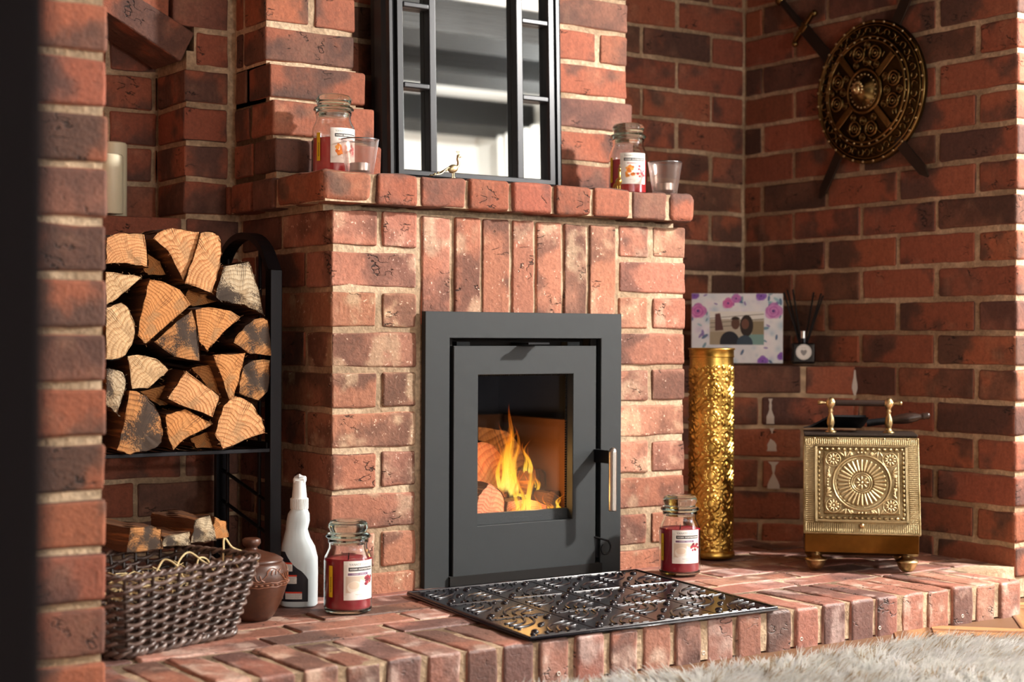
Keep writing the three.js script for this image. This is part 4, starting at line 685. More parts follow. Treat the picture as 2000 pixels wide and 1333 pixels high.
// cream candle pillars in the niche
{
  const ivory = phy({ color: 0xe6dcbd, roughness: 0.45, clearcoat: 0.15 });
  const mk = (label, x, z, r, h, cut) => { const o = thing('pillar_candle', label, 'candle', [x, 0.7185, z]); part('wax', lathe([[0, 0], [r, 0], [r, h - 0.004], [r - 0.003, h], [r - 0.007, h - 0.001], [r - 0.009, h - cut], [0, h - cut - 0.004]], 40), ivory, o); part('wick', rod([0, h - cut - 0.005, 0], [0, h - cut + 0.01, 0], 0.0009, 6), soot, o); };
  mk('tall cream pillar candle standing in the niche above the logs', -0.236, -0.49, 0.028, 0.147, 0.018); mk('shorter cream pillar candle in front of the tall one in the niche', -0.262, -0.432, 0.025, 0.116, 0.014);
}
// ================================================================ LOG RACK AND LOGS
{
  const o = thing('log_rack', 'black metal log rack with arched ends and a raised shelf', 'log rack');
  const rm = std({ color: 0x1b1b20, roughness: 0.42, metalness: 0.55 });
  const flatBar = (pts, w, t, x) => { // bar in the plane of constant x, path of [z, y]
    const pos = [], idx = [], n = pts.length; for (let i = 0; i < n; i++) { const a = pts[Math.max(0, i - 1)], b = pts[Math.min(n - 1, i + 1)], dx = b[0] - a[0], dy = b[1] - a[1], L = Math.hypot(dx, dy), nz = -dy / L, ny = dx / L; for (const [sx, st] of [[-1, -1], [1, -1], [1, 1], [-1, 1]]) pos.push(x + sx * w / 2, pts[i][1] + st * ny * t / 2, pts[i][0] + st * nz * t / 2); }
    for (let i = 0; i < n - 1; i++) for (let k = 0; k < 4; k++) { const a = i * 4 + k, b = i * 4 + (k + 1) % 4; idx.push(a, b, a + 4, b, b + 4, a + 4); }
    let g = new THREE.BufferGeometry(); g.setAttribute('position', new THREE.Float32BufferAttribute(pos, 3)); g.setIndex(idx); g = g.toNonIndexed(); g.computeVertexNormals(); return g;
  };
  for (const x of [-0.068, -0.545]) {
    const arch = [[-0.335, 0.002], [-0.335, 0.58]]; for (let i = 0; i <= 16; i++) { const a = Math.PI - i / 16 * Math.PI * 0.82; arch.push([-0.222 + 0.113 * Math.cos(a), 0.59 + 0.082 * Math.sin(a)]); } arch.push([-0.1, 0.6]);
    part('arched_end', flatBar(arch, 0.026, 0.012, x), rm, o);
    part('front_leg', rb(0.024, 0.602, 0.024, 0.002).translate(x, 0.302, -0.1), rm, o);
    part('side_rod', merge([rod([x, 0.215, -0.335], [x, 0.165, -0.105], 0.0035), rod([x, 0.155, -0.335], [x, 0.105, -0.105], 0.0035)]), rm, o);
    part('upright_rod', merge([rod([x, 0.002, -0.305], [x, 0.63, -0.305], 0.0035), rod([x, 0.002, -0.16], [x, 0.655, -0.16], 0.0035)]), rm, o);
  }
  part('shelf_rail', merge([rb(0.477, 0.007, 0.02, 0.001).translate(-0.3065, 0.268, -0.1), rb(0.477, 0.02, 0.006, 0.001).translate(-0.3065, 0.276, -0.335)]), rm, o);
  part('shelf_rail', merge([rb(0.012, 0.02, 0.235, 0.001).translate(-0.076, 0.272, -0.217), rb(0.012, 0.02, 0.235, 0.001).translate(-0.537, 0.272, -0.217)]), rm, o);
  for (let i = 0; i < 16; i++) part('shelf_wire', rod([-0.52 + i * 0.029, 0.268, -0.1], [-0.52 + i * 0.029, 0.268, -0.335], 0.0025, 8), rm, o);
  part('floor_rail', rod([-0.068, 0.012, -0.335], [-0.545, 0.012, -0.335], 0.004), rm, o);
}
const LOGS = [
  ['light sawn log end at the top of the stack beside the pier', [[-0.4,0.603],[-0.364,0.605],[-0.324,0.599],[-0.33,0.657],[-0.367,0.658],[-0.4,0.648]], 0, [4], -0.070],
  ['big sawn log with a wide arc of bark on top of the stack', [[-0.286,0.631],[-0.256,0.575],[-0.235,0.626],[-0.225,0.665],[-0.26,0.669],[-0.295,0.666],[-0.314,0.651]], 0, [5, 4], -0.075],
  ['split log with rounded corner at the top right of the stack', [[-0.237,0.626],[-0.257,0.572],[-0.204,0.554],[-0.187,0.608],[-0.185,0.648],[-0.195,0.663],[-0.226,0.664]], 0, [5, 4], -0.070],
  ['grey weathered log next to the arched rack end', [[-0.193,0.552],[-0.183,0.542],[-0.136,0.536],[-0.096,0.518],[-0.111,0.577],[-0.126,0.617],[-0.178,0.607]], 4, [0], -0.080],
  ['pale torn wedge log beside the pier', [[-0.4,0.532],[-0.373,0.548],[-0.335,0.583],[-0.4,0.591]], 2, [], -0.070],
  ['large quarter log with clear growth rings in the middle of the stack', [[-0.337,0.523],[-0.346,0.479],[-0.33,0.463],[-0.245,0.536],[-0.295,0.575],[-0.323,0.58]], 1, [3], -0.065],
  ['round log with pale growth rings beside the pier', [[-0.403,0.438],[-0.367,0.446],[-0.352,0.484],[-0.357,0.516],[-0.375,0.537],[-0.403,0.527]], 2, [3, 2, 1, 0], -0.060],
  ['wedge log with a blackened corner in the middle of the stack', [[-0.279,0.498],[-0.313,0.467],[-0.226,0.435],[-0.23,0.481],[-0.241,0.526]], 3, [1], -0.070],
  ['fan shaped orange log under the grey weathered log', [[-0.228,0.468],[-0.212,0.452],[-0.184,0.485],[-0.146,0.514],[-0.188,0.528],[-0.234,0.526]], 1, [4, 3], -0.070],
  ['dark edged log against the right end of the rack', [[-0.13,0.447],[-0.085,0.443],[-0.093,0.508],[-0.112,0.512],[-0.144,0.491],[-0.162,0.467]], 3, [4, 3, 2], -0.070],
  ['small pale log with bark below the quarter log', [[-0.355,0.386],[-0.325,0.387],[-0.286,0.418],[-0.321,0.442],[-0.363,0.443]], 2, [3, 2], -0.065],
  ['narrow triangular orange log near the right end', [[-0.189,0.409],[-0.168,0.357],[-0.153,0.398],[-0.139,0.45],[-0.204,0.445]], 1, [], -0.065],
  ['low dark sided log in the right corner of the rack', [[-0.147,0.401],[-0.149,0.373],[-0.109,0.362],[-0.09,0.377],[-0.087,0.435],[-0.131,0.431]], 3, [4, 5], -0.075],
  ['square split block with pink rings above the bottom row', [[-0.292,0.368],[-0.205,0.333],[-0.191,0.371],[-0.257,0.419]], 0, [], -0.060],
  ['grey knotty log end low beside the pier', [[-0.401,0.36],[-0.381,0.342],[-0.366,0.388],[-0.371,0.417],[-0.401,0.422]], 4, [3, 2], -0.065],
  ['dark topped round log at the bottom left of the rack', [[-0.373,0.321],[-0.383,0.28],[-0.36,0.273],[-0.319,0.279],[-0.301,0.293],[-0.303,0.329],[-0.323,0.368],[-0.36,0.385]], 3, [6, 5, 4, 3], -0.060],
  ['pointed orange log in the middle of the bottom row', [[-0.29,0.309],[-0.278,0.276],[-0.259,0.295],[-0.201,0.321],[-0.256,0.35],[-0.292,0.341]], 1, [], -0.065],
  ['big quarter log at the right of the bottom row', [[-0.188,0.349],[-0.202,0.303],[-0.187,0.275],[-0.102,0.303],[-0.115,0.337],[-0.137,0.361],[-0.17,0.37]], 0, [5, 4, 3], -0.060],
  ['small split log set back behind the top of the stack', [[-0.321,0.596],[-0.307,0.581],[-0.262,0.583],[-0.276,0.617],[-0.313,0.637]], 1, [], -0.120],
  ['set back split log in the gap below the top row', [[-0.245,0.545],[-0.223,0.525],[-0.151,0.543],[-0.18,0.559],[-0.238,0.575]], 1, [], -0.120],
  ['set back split log beside the narrow triangular log', [[-0.217,0.405],[-0.174,0.347],[-0.156,0.357],[-0.189,0.441],[-0.245,0.432]], 1, [], -0.100],
  ['set back split log in the gap above the bottom row', [[-0.297,0.353],[-0.272,0.346],[-0.234,0.371],[-0.273,0.399],[-0.338,0.383]], 1, [], -0.110],
  ['set back log wedge under the pointed orange log', [[-0.223,0.27],[-0.17,0.273],[-0.188,0.314],[-0.241,0.296]], 1, [], -0.100],
];
{ // the end of the stack behind the pier
  const kinds = ['lowest', 'second lowest', 'middle', 'second highest', 'highest']; let y = 0.2725;
  for (let i = 0; i < 5; i++) { const h = [0.07, 0.062, 0.074, 0.06, 0.064][i], w = 0.054; LOGS.push([kinds[i] + ' log of the end column behind the brick pier', [[-0.466 - w + R(0, 0.008), y], [-0.466 + w - R(0, 0.01), y + 0.001], [-0.466 + w - 0.012, y + h], [-0.466 - w + 0.02, y + h - 0.002]], [1, 0, 2, 3, 1][i], [2], -0.075]); y += h + 0.002; }
}
for (const [label, pts, m, bark, z] of LOGS) {
  const n = pts.length, cx = pts.reduce((s, p) => s + p[0], 0) / n, cy = pts.reduce((s, p) => s + p[1], 0) / n;
  const o = thing('firewood_log', label, 'log', [cx, cy, z], 0, 'split logs stacked on the rack');
  splitLog(o, pts.map(([x, y]) => [(x - cx) * (z < -0.095 ? 0.7 : 0.975), (y - cy) * (z < -0.095 ? 0.7 : 0.975)]), -0.335 + z * -1 < 0 ? 0.325 + z : 0.25, endMats[m], bark, [R(-0.004, 0.004), R(-0.003, 0.003)]);
  const chips = []; for (let i = 0; i < 14; i++) { const k = (rnd() * n) | 0, a = pts[k], b = pts[(k + 1) % n], t = rnd(); const x = lerp(a[0], b[0], t) - cx, y = lerp(a[1], b[1], t) - cy; chips.push(rod([x, y, 0.001], [x + R(-0.005, 0.005), y + R(-0.004, 0.005), R(0.001, 0.006)], 0.0005, 4)); }
  if (m !== 3) part('splinters', merge(chips), endMats[m], o);
}
// ================================================================ BASKET, KINDLING, POT, SPRAY BOTTLE
{
  const th = 0.378, o = thing('wicker_basket', 'dark woven wicker basket holding kindling on the hearth', 'basket', [-0.436, 0.001, 0.2045], th);
  const a0 = 0.126, b0 = 0.085, H = 0.122, fl = 0.028, rc = 0.028;
  const wm = ['#46342e', '#564239', '#33251f', '#66524a'].map((c) => phy({ color: c, roughness: 0.38, clearcoat: 0.25, clearcoatRoughness: 0.3 }));
  // rounded rectangle perimeter point at parameter s (0..1) and height t (0..1)
  const per = (t) => { const a = a0 + fl * t, b = b0 + fl * t; const seg = [[a - rc, -b, 0], [a, -b + rc, 1]]; return [a, b]; };
  function ringPoint(s, t) {
    const [a, b] = per(t), sx = 2 * (a - rc), sz = 2 * (b - rc), q = Math.PI / 2 * rc, total = 2 * sx + 2 * sz + 4 * q; let d = ((s % 1) + 1) % 1 * total;
    const legs = [[sx, (u) => [-a + rc + u, b, 0, 1]], [q, (u) => { const w = u / rc; return [a - rc + rc * Math.sin(w), b - rc + rc * Math.cos(w), Math.sin(w), Math.cos(w)]; }], [sz, (u) => [a, b - rc - u, 1, 0]], [q, (u) => { const w = u / rc; return [a - rc + rc * Math.cos(w), -b + rc - rc * Math.sin(w), Math.cos(w), -Math.sin(w)]; }], [sx, (u) => [a - rc - u, -b, 0, -1]], [q, (u) => { const w = u / rc; return [-a + rc - rc * Math.sin(w), -b + rc - rc * Math.cos(w), -Math.sin(w), -Math.cos(w)]; }], [sz, (u) => [-a, -b + rc + u, -1, 0]], [q, (u) => { const w = u / rc; return [-a + rc - rc * Math.cos(w), b - rc + rc * Math.sin(w), -Math.cos(w), Math.sin(w)]; }]];
    for (const [L, f] of legs) { if (d <= L) return f(d); d -= L; } return legs[0][1](0);
  }
  const NS2 = 38, rows = 15;
  for (let r = 0; r < rows; r++) {
    const t = (r + 0.9) / (rows + 1.4), pts = [], n = NS2 * 4, pair = r % 2;
    for (let i = 0; i < n; i++) { const s = i / n, [x, z, nx, nz] = ringPoint(s, t), ph = s * NS2 * Math.PI + pair * Math.PI, w = 0.0042 * Math.sin(ph), yy = H * t - 0.0026 * Math.cos(ph); pts.push(V3(x + nx * w, yy, z + nz * w)); }
    part('weaver', new THREE.TubeGeometry(new THREE.CatmullRomCurve3(pts, true), n * 2, 0.0034, 7, true), wm[(r * 3 + 1) % 4], o);
  }
  for (let i = 0; i < NS2; i++) { const s = (i + 0.5) / NS2, A = ringPoint(s, 0), B = ringPoint(s, 1); part('stake', rod([A[0], 0.004, A[1]], [B[0], H, B[1]], 0.0026, 6), wm[2], o); }
  const roll = (t, y, r, tw, name) => { for (let k = 0; k < 2; k++) { const pts = []; for (let i = 0; i < 160; i++) { const s = i / 160, [x, z, nx, nz] = ringPoint(s, t), a = s * tw * 2 * Math.PI + k * Math.PI; pts.push(V3(x + nx * r * Math.cos(a), y + r * Math.sin(a), z + nz * r * Math.cos(a))); } part(name, new THREE.TubeGeometry(new THREE.CatmullRomCurve3(pts, true), 320, r * 0.95, 7, true), wm[k * 3], o); } };
  roll(1, H + 0.002, 0.0031, 30, 'rim_braid'); roll(0.02, 0.006, 0.0045, 22, 'base_braid');
  part('base', rb(0.24, 0.006, 0.16, 0.003).translate(0, 0.006, 0), wm[2], o);
  // kindling
  const kd = [['weathered kindling block with a torn end at the pier side of the basket', [-0.405, 0.15, 0.125], [[-0.03, -0.02], [0.034, -0.02], [0.03, 0.012], [0.012, 0.02], [-0.024, 0.018]], 0.16, 3, 0.12, 0.02],
    ['flat grey kindling board in the middle of the basket', [-0.338, 0.139, 0.1], [[-0.026, -0.008], [0.026, -0.008], [0.024, 0.012], [-0.024, 0.01]], 0.14, 4, 0.12, 0.02],
    ['grey split kindling stick at the back of the basket', [-0.281, 0.15, 0.08], [[-0.024, -0.018], [0.024, -0.018], [0.012, 0.024], [-0.018, 0.02]], 0.15, 4, 0.12, 0.02],
    ['orange torn kindling stick beside the clay pot', [-0.236, 0.146, 0.04], [[-0.018, -0.016], [0.018, -0.016], [0.014, 0.012], [-0.008, 0.02]], 0.14, 1, 0.12, 0.02]];
  for (const [label, p, ol, len, m, ry, rx] of kd) { const k = thing('kindling_stick', label, 'kindling', p, ry, 'kindling in the wicker basket'); k.rotation.x = -rx; splitLog(k, ol, len, endMats[m], []); }
  const straw = std({ color: 0xd9c391, roughness: 0.7 });
  const st = thing('straw', 'loose pale straw and shavings lying in the wicker basket', 'straw'); st.userData.kind = 'stuff';
  const sg = []; const curl = (pts, r = 0.0013) => sg.push(tube(pts, r, 26, 5));
  curl([[-0.3, 0.1, 0.2], [-0.286, 0.125, 0.17], [-0.28, 0.147, 0.16], [-0.268, 0.13, 0.165], [-0.245, 0.12, 0.18], [-0.238, 0.11, 0.2]], 0.0017);
  curl([[-0.4, 0.1, 0.24], [-0.385, 0.125, 0.225], [-0.365, 0.135, 0.215], [-0.345, 0.12, 0.225], [-0.33, 0.108, 0.24]], 0.0015); curl([[-0.425, 0.112, 0.23], [-0.41, 0.128, 0.225], [-0.395, 0.12, 0.235], [-0.388, 0.1, 0.25]], 0.0016); curl([[-0.36, 0.1, 0.23], [-0.35, 0.125, 0.22], [-0.335, 0.122, 0.215], [-0.33, 0.105, 0.23]], 0.0014); curl([[-0.31, 0.1, 0.22], [-0.3, 0.114, 0.21], [-0.285, 0.115, 0.205], [-0.28, 0.104, 0.215]], 0.0014);
  for (let i = 0; i < 260; i++) { const lx = R(-0.12, 0.12), lz = R(-0.07, 0.07), x = -0.436 + lx * Math.cos(th) + lz * Math.sin(th), z = 0.2045 - lx * Math.sin(th) + lz * Math.cos(th), y = R(0.075, 0.1), a = R(0, 6.3), L = R(0.01, 0.035); sg.push(rod([x, y, z], [x + L * Math.cos(a), y + R(-0.006, 0.012), z + L * Math.sin(a)], 0.0008, 4)); }
  part('straw_strands', merge(sg), straw, st);
}
{ // lidded clay pot
  const o = thing('clay_pot', 'brown carved clay pot with a knobbed lid beside the basket', 'pot', [-0.212, 0.001, 0.118]);
  const clay = std({ map: tex(512, 512, (u, v) => { const a = at(FBM_B, u * 2, v * 2), k = mix3([92, 54, 36], [62, 36, 26], a), s = 0.85 + 0.3 * at(FINE, u, v); return [k[0] * s, k[1] * s, k[2] * s]; }), roughness: 0.36 }), clayPale = std({ color: 0x7a4a33, roughness: 0.3 });
  const prof = [[0, 0], [0.033, 0], [0.04, 0.008], [0.053, 0.034], [0.0605, 0.058], [0.062, 0.07], [0.0605, 0.082], [0.056, 0.093], [0.052, 0.097], [0.048, 0.097], [0.05, 0.085], [0, 0.08]];
  part('body', lathe(prof, 64), clay, o);
  const rAt = (y) => { for (let i = 1; i < 9; i++) if (y <= prof[i][1]) return lerp(prof[i - 1][0], prof[i][0], (y - prof[i - 1][1]) / (prof[i][1] - prof[i - 1][1])); return 0.052; };
  const onPot = (a, y, e = 0.0005) => V3((rAt(y) + e) * Math.sin(a), y, (rAt(y) + e) * Math.cos(a));
  for (const y of [0.0595, 0.0665]) { const pts = []; for (let i = 0; i < 60; i++) pts.push(onPot(i / 60 * 2 * Math.PI, y + 0.0008 * Math.sin(i * 1.6))); part('carved_line', new THREE.TubeGeometry(new THREE.CatmullRomCurve3(pts, true), 200, 0.0008, 6, true), clayPale, o); }
  for (let k = 0; k < 6; k++) { const pts = []; for (let i = 0; i <= 12; i++) { const t = i / 12; pts.push(onPot(k * 1.047 + t * 1.05, 0.071 + 0.011 * Math.sin(t * Math.PI * 1.9 + 0.4) + 0.009)); } part('carved_vine', new THREE.TubeGeometry(new THREE.CatmullRomCurve3(pts), 40, 0.001, 6), clayPale, o); for (let i = 0; i < 7; i++) { const a = k * 1.047 + i * 0.14, up = i < 4; part('carved_leaf', tube([onPot(a, 0.08), onPot(a + 0.05, 0.08 + (up ? 0.006 : -0.008)), onPot(a + 0.13, 0.08 + (up ? 0.008 : -0.011))], 0.0013, 10, 6), clayPale, o); } }
  for (let k = 0; k < 40; k++) part('carved_notch', sph(0.0018, 8, 6).scale(2, 0.8, 1), clayPale, o, onPot(k / 40 * 2 * Math.PI, 0.063).toArray());
  const lid = part('lid', lathe([[0.0525, 0.097], [0.0535, 0.1], [0.05, 0.103], [0.04, 0.108], [0.0385, 0.107], [0.03, 0.111], [0.0285, 0.11], [0.02, 0.114], [0.011, 0.117], [0.009, 0.121], [0.0135, 0.124], [0.0155, 0.128], [0.015, 0.134], [0.012, 0.136], [0, 0.1355]], 56), clay, o); void lid;
}
{ // spray bottle, seen from its label side, nozzle turned away
  const o = thing('spray_bottle', 'white spray bottle with a black and red label on the hearth', 'spray bottle', [-0.086, 0.001, 0.045], -30 * deg);
  const plastic = phy({ color: 0xc3cdd0, roughness: 0.35, clearcoat: 0.2 }), white = std({ color: 0xe2e4e2, roughness: 0.4 });
  // body: stacked ellipses, shoulder leaning
  const prof = [[0, 0.03, 0.022, 0], [0.003, 0.033, 0.024, 0], [0.06, 0.0335, 0.0245, 0], [0.085, 0.033, 0.0245, 0], [0.105, 0.0295, 0.023, -0.0015], [0.12, 0.0235, 0.021, -0.004], [0.135, 0.0195, 0.0185, -0.0045], [0.15, 0.0205, 0.0185, -0.002], [0.163, 0.019, 0.0175, -0.001], [0.172, 0.014, 0.014, 0]];
  const N = 48, pos = [], idx = [], uvs = []; prof.forEach(([y, rx, rz, ox], j) => { for (let i = 0; i <= N; i++) { const a = i / N * 2 * Math.PI, e = 0.75; const c = Math.cos(a), s = Math.sin(a); pos.push(ox + rx * Math.sign(s) * Math.pow(Math.abs(s), e), y, rz * Math.sign(c) * Math.pow(Math.abs(c), e)); uvs.push(i / N, y / 0.17); } });
  for (let j = 0; j < prof.length - 1; j++) for (let i = 0; i < N; i++) { const k = j * (N + 1) + i; idx.push(k, k + 1, k + N + 1, k + 1, k + N + 2, k + N + 1); }
  const g = new THREE.BufferGeometry(); g.setAttribute('position', new THREE.Float32BufferAttribute(pos, 3)); g.setAttribute('uv', new THREE.Float32BufferAttribute(uvs, 2)); g.setIndex(idx); g.computeVertexNormals(); part('body', g, plastic, o);
  part('collar', cyl(0.0155, 0.015, 0.02, 32).translate(0, 0.181, 0), white, o);
  const cr = []; for (let i = 0; i < 28; i++) { const a = i / 28 * 2 * Math.PI; cr.push(bx(-0.0007, 0.0007, 0.172, 0.19, 0.0148, 0.0162).rotateY(a)); } part('collar_ribs', merge(cr), white, o);
  part('trigger_head', merge([new THREE.CylinderGeometry(0.0105, 0.0135, 0.032, 24).translate(0, 0.206, 0), rb(0.022, 0.012, 0.04, 0.004).translate(0, 0.222, -0.012)]), white, o);
  part('nozzle', merge([new THREE.OctahedronGeometry(0.0095).scale(1, 0.55, 1).translate(0, 0.229, 0.004)]), std({ color: 0xb9bcc0, roughness: 0.3 }), o);
  part('trigger', tube([[0, 0.212, -0.018], [0, 0.2, -0.026], [0, 0.185, -0.026], [0, 0.178, -0.024]], 0.004, 16, 8), white, o);
  const lt = canvasTex(512, 768, (c, w, h) => {
    c.clearRect(0, 0, w, h); c.fillStyle = '#1a1b26'; c.fillRect(0, 0, w, h);
    const blk = (x, y, bw, bh) => { c.fillStyle = '#d9412c'; c.fillRect(x, y - 26, bw, 26); c.fillStyle = '#e6e0da'; c.fillRect(x, y, bw, bh); c.fillStyle = '#9a928c'; for (let i = 8; i < bh - 4; i += 9) c.fillRect(x + 6, y + i, bw - 12 - R(0, 30), 3); };
    c.fillStyle = '#e9e9ee'; c.font = 'bold 40px sans-serif'; c.fillText('ant', 50, 120); blk(40, 190, 110, 110); blk(170, 190, 150, 110); blk(40, 380, 330, 110); blk(40, 560, 90, 50); blk(40, 650, 90, 80); blk(190, 640, 230, 90);
  });
  // label wraps the left half of the front, with a curved right edge that follows the shoulder
  { const p2 = [], u2 = [], i2 = [], A = 20, B = 18; for (let j = 0; j <= B; j++) { const y = 0.01 + j / B * 0.088, right = y < 0.05 ? 0.42 : lerp(0.42, -0.75, (y - 0.05) / 0.05); for (let i = 0; i <= A; i++) { const a = lerp(-1.25, right, i / A); const rr = (k) => { for (let q = 1; q < prof.length; q++) if (y <= prof[q][0]) { const t = (y - prof[q - 1][0]) / (prof[q][0] - prof[q - 1][0]); return lerp(prof[q - 1][k], prof[q][k], t); } return 0; }; const c = Math.cos(a), s = Math.sin(a), e = 0.75; p2.push(rr(3) + (rr(1) + 0.0005) * Math.sign(s) * Math.pow(Math.abs(s), e), y, (rr(2) + 0.0005) * Math.sign(c) * Math.pow(Math.abs(c), e)); u2.push((a + 1.25) / 1.67, (y - 0.01) / 0.088); } } for (let j = 0; j < B; j++) for (let i = 0; i < A; i++) { const k = j * (A + 1) + i; i2.push(k, k + 1, k + A + 1, k + 1, k + A + 2, k + A + 1); }
    const lg = new THREE.BufferGeometry(); lg.setAttribute('position', new THREE.Float32BufferAttribute(p2, 3)); lg.setAttribute('uv', new THREE.Float32BufferAttribute(u2, 2)); lg.setIndex(i2); lg.computeVertexNormals(); part('label', lg, std({ map: lt, roughness: 0.45, side: THREE.DoubleSide }), o, undefined, 'black label with red headed text boxes'); }
}
// ================================================================ HEARTH MAT
{
  const o = thing('hearth_mat', 'glossy black embossed mat of square tiles in front of the stove', 'mat', [0, 0.001, 0]);
  const A = [0.13, 0.055], B = [0.668, 0.06], Cc = [0.598, 0.546], D = [0.068, 0.541];
  const P = (u, v, y = 0) => { const x = lerp(lerp(A[0], B[0], u), lerp(D[0], Cc[0], u), v), z = lerp(lerp(A[1], B[1], u), lerp(D[1], Cc[1], u), v); return V3(x, y, z); };
  const rub = std({ color: 0x131017, roughness: 0.22 });
  const sheet = (u0, u1, v0, v1, y0, y1, nx, nz, f) => { const pos = [], idx = []; for (let j = 0; j <= nz; j++) for (let i = 0; i <= nx; i++) { const u = lerp(u0, u1, i / nx), v = lerp(v0, v1, j / nz); pos.push(...P(u, v, y1 + (f ? f(i / nx, j / nz) : 0)).toArray()); } for (let j = 0; j < nz; j++) for (let i = 0; i < nx; i++) { const k = j * (nx + 1) + i; idx.push(k, k + nx + 1, k + 1, k + 1, k + nx + 1, k + nx + 2); }
    const W = nx + 1, base = pos.length / 3; const edge = []; for (let i = 0; i <= nx; i++) edge.push(i); for (let j = 1; j <= nz; j++) edge.push(j * W + nx); for (let i = nx - 1; i >= 0; i--) edge.push(nz * W + i); for (let j = nz - 1; j > 0; j--) edge.push(j * W);
    edge.forEach((e) => pos.push(pos[e * 3], y0, pos[e * 3 + 2])); for (let q = 0; q < edge.length; q++) { const r = (q + 1) % edge.length; idx.push(edge[q], edge[r], base + q, edge[r], base + r, base + q); }
    const g = new THREE.BufferGeometry(); g.setAttribute('position', new THREE.Float32BufferAttribute(pos, 3)); g.setIndex(idx); g.computeVertexNormals(); return g; };
  part('base_sheet', sheet(0, 1, 0, 1, 0, 0.004, 1, 1), rub, o);
  const NX = 4, NZ = 3;
  for (let j = 0; j < NZ; j++) for (let i = 0; i < NX; i++) {
    const m = 0.012, su = (1 - 2 * m) / NX, sv = (1 - 2 * m) / NZ, u0 = m + i * su, v0 = m + j * sv, g = 0.007, y = 0.0052;
    const Q = (s, t, h = y) => P(u0 + s * su, v0 + t * sv, h);
    const tile = part('tile', sheet(u0 + g / 2, u0 + su - g / 2, v0 + g / 2, v0 + sv - g / 2, 0.0035, y, 1, 1), rub, o);
    const arcs = [], studs = [];
    for (const [cx, cy, a0] of [[0.12, 0.02, 0.15], [0.88, 0.98, Math.PI + 0.15]]) for (const k of [0.26, 0.38, 0.5]) { const pts = []; for (let q = 0; q <= 14; q++) { const an = a0 + q / 14 * 1.5; pts.push(Q(clamp(cx + k * Math.cos(an), 0.05, 0.95), clamp(cy + k * Math.sin(an), 0.06, 0.94))); } arcs.push(new THREE.TubeGeometry(new THREE.CatmullRomCurve3(pts), 28, 0.0028, 8)); }
    for (const [s, t, r] of [[0.5, 0.5, 0.006], [0.44, 0.56, 0.004], [0.57, 0.44, 0.004], [0.8, 0.2, 0.007], [0.2, 0.8, 0.007], [0.9, 0.1, 0.005], [0.1, 0.9, 0.005], [0.68, 0.12, 0.004], [0.32, 0.88, 0.004], [0.9, 0.4, 0.004], [0.1, 0.6, 0.004]]) studs.push(sph(r, 12, 8).scale(1, 0.7, 1).translate(...Q(s, t, y).toArray()));
    for (const t of [0.035, 0.965]) for (let q = 0; q < 5; q++) arcs.push(rod(Q(0.12 + q * 0.16, t).toArray(), Q(0.12 + q * 0.16 + 0.1, t).toArray(), 0.0018, 8));
    part('scroll_ridges', merge(arcs), rub, tile); part('raised_studs', merge(studs), rub, tile);
  }
  const bar = (u0, v0, u1, v1) => part('edge_bead', rod(P(u0, v0, 0.005).toArray(), P(u1, v1, 0.005).toArray(), 0.0024, 8), rub, o);
  bar(0.004, 0.004, 0.996, 0.004); bar(0.004, 0.996, 0.996, 0.996); bar(0.004, 0.004, 0.004, 0.996); bar(0.996, 0.004, 0.996, 0.996);
  for (let j = 1; j < NZ; j++) for (let i = 0; i < NX; i++) bar((i + 0.1) / NX, j / NZ, (i + 0.9) / NX, j / NZ);
  
}
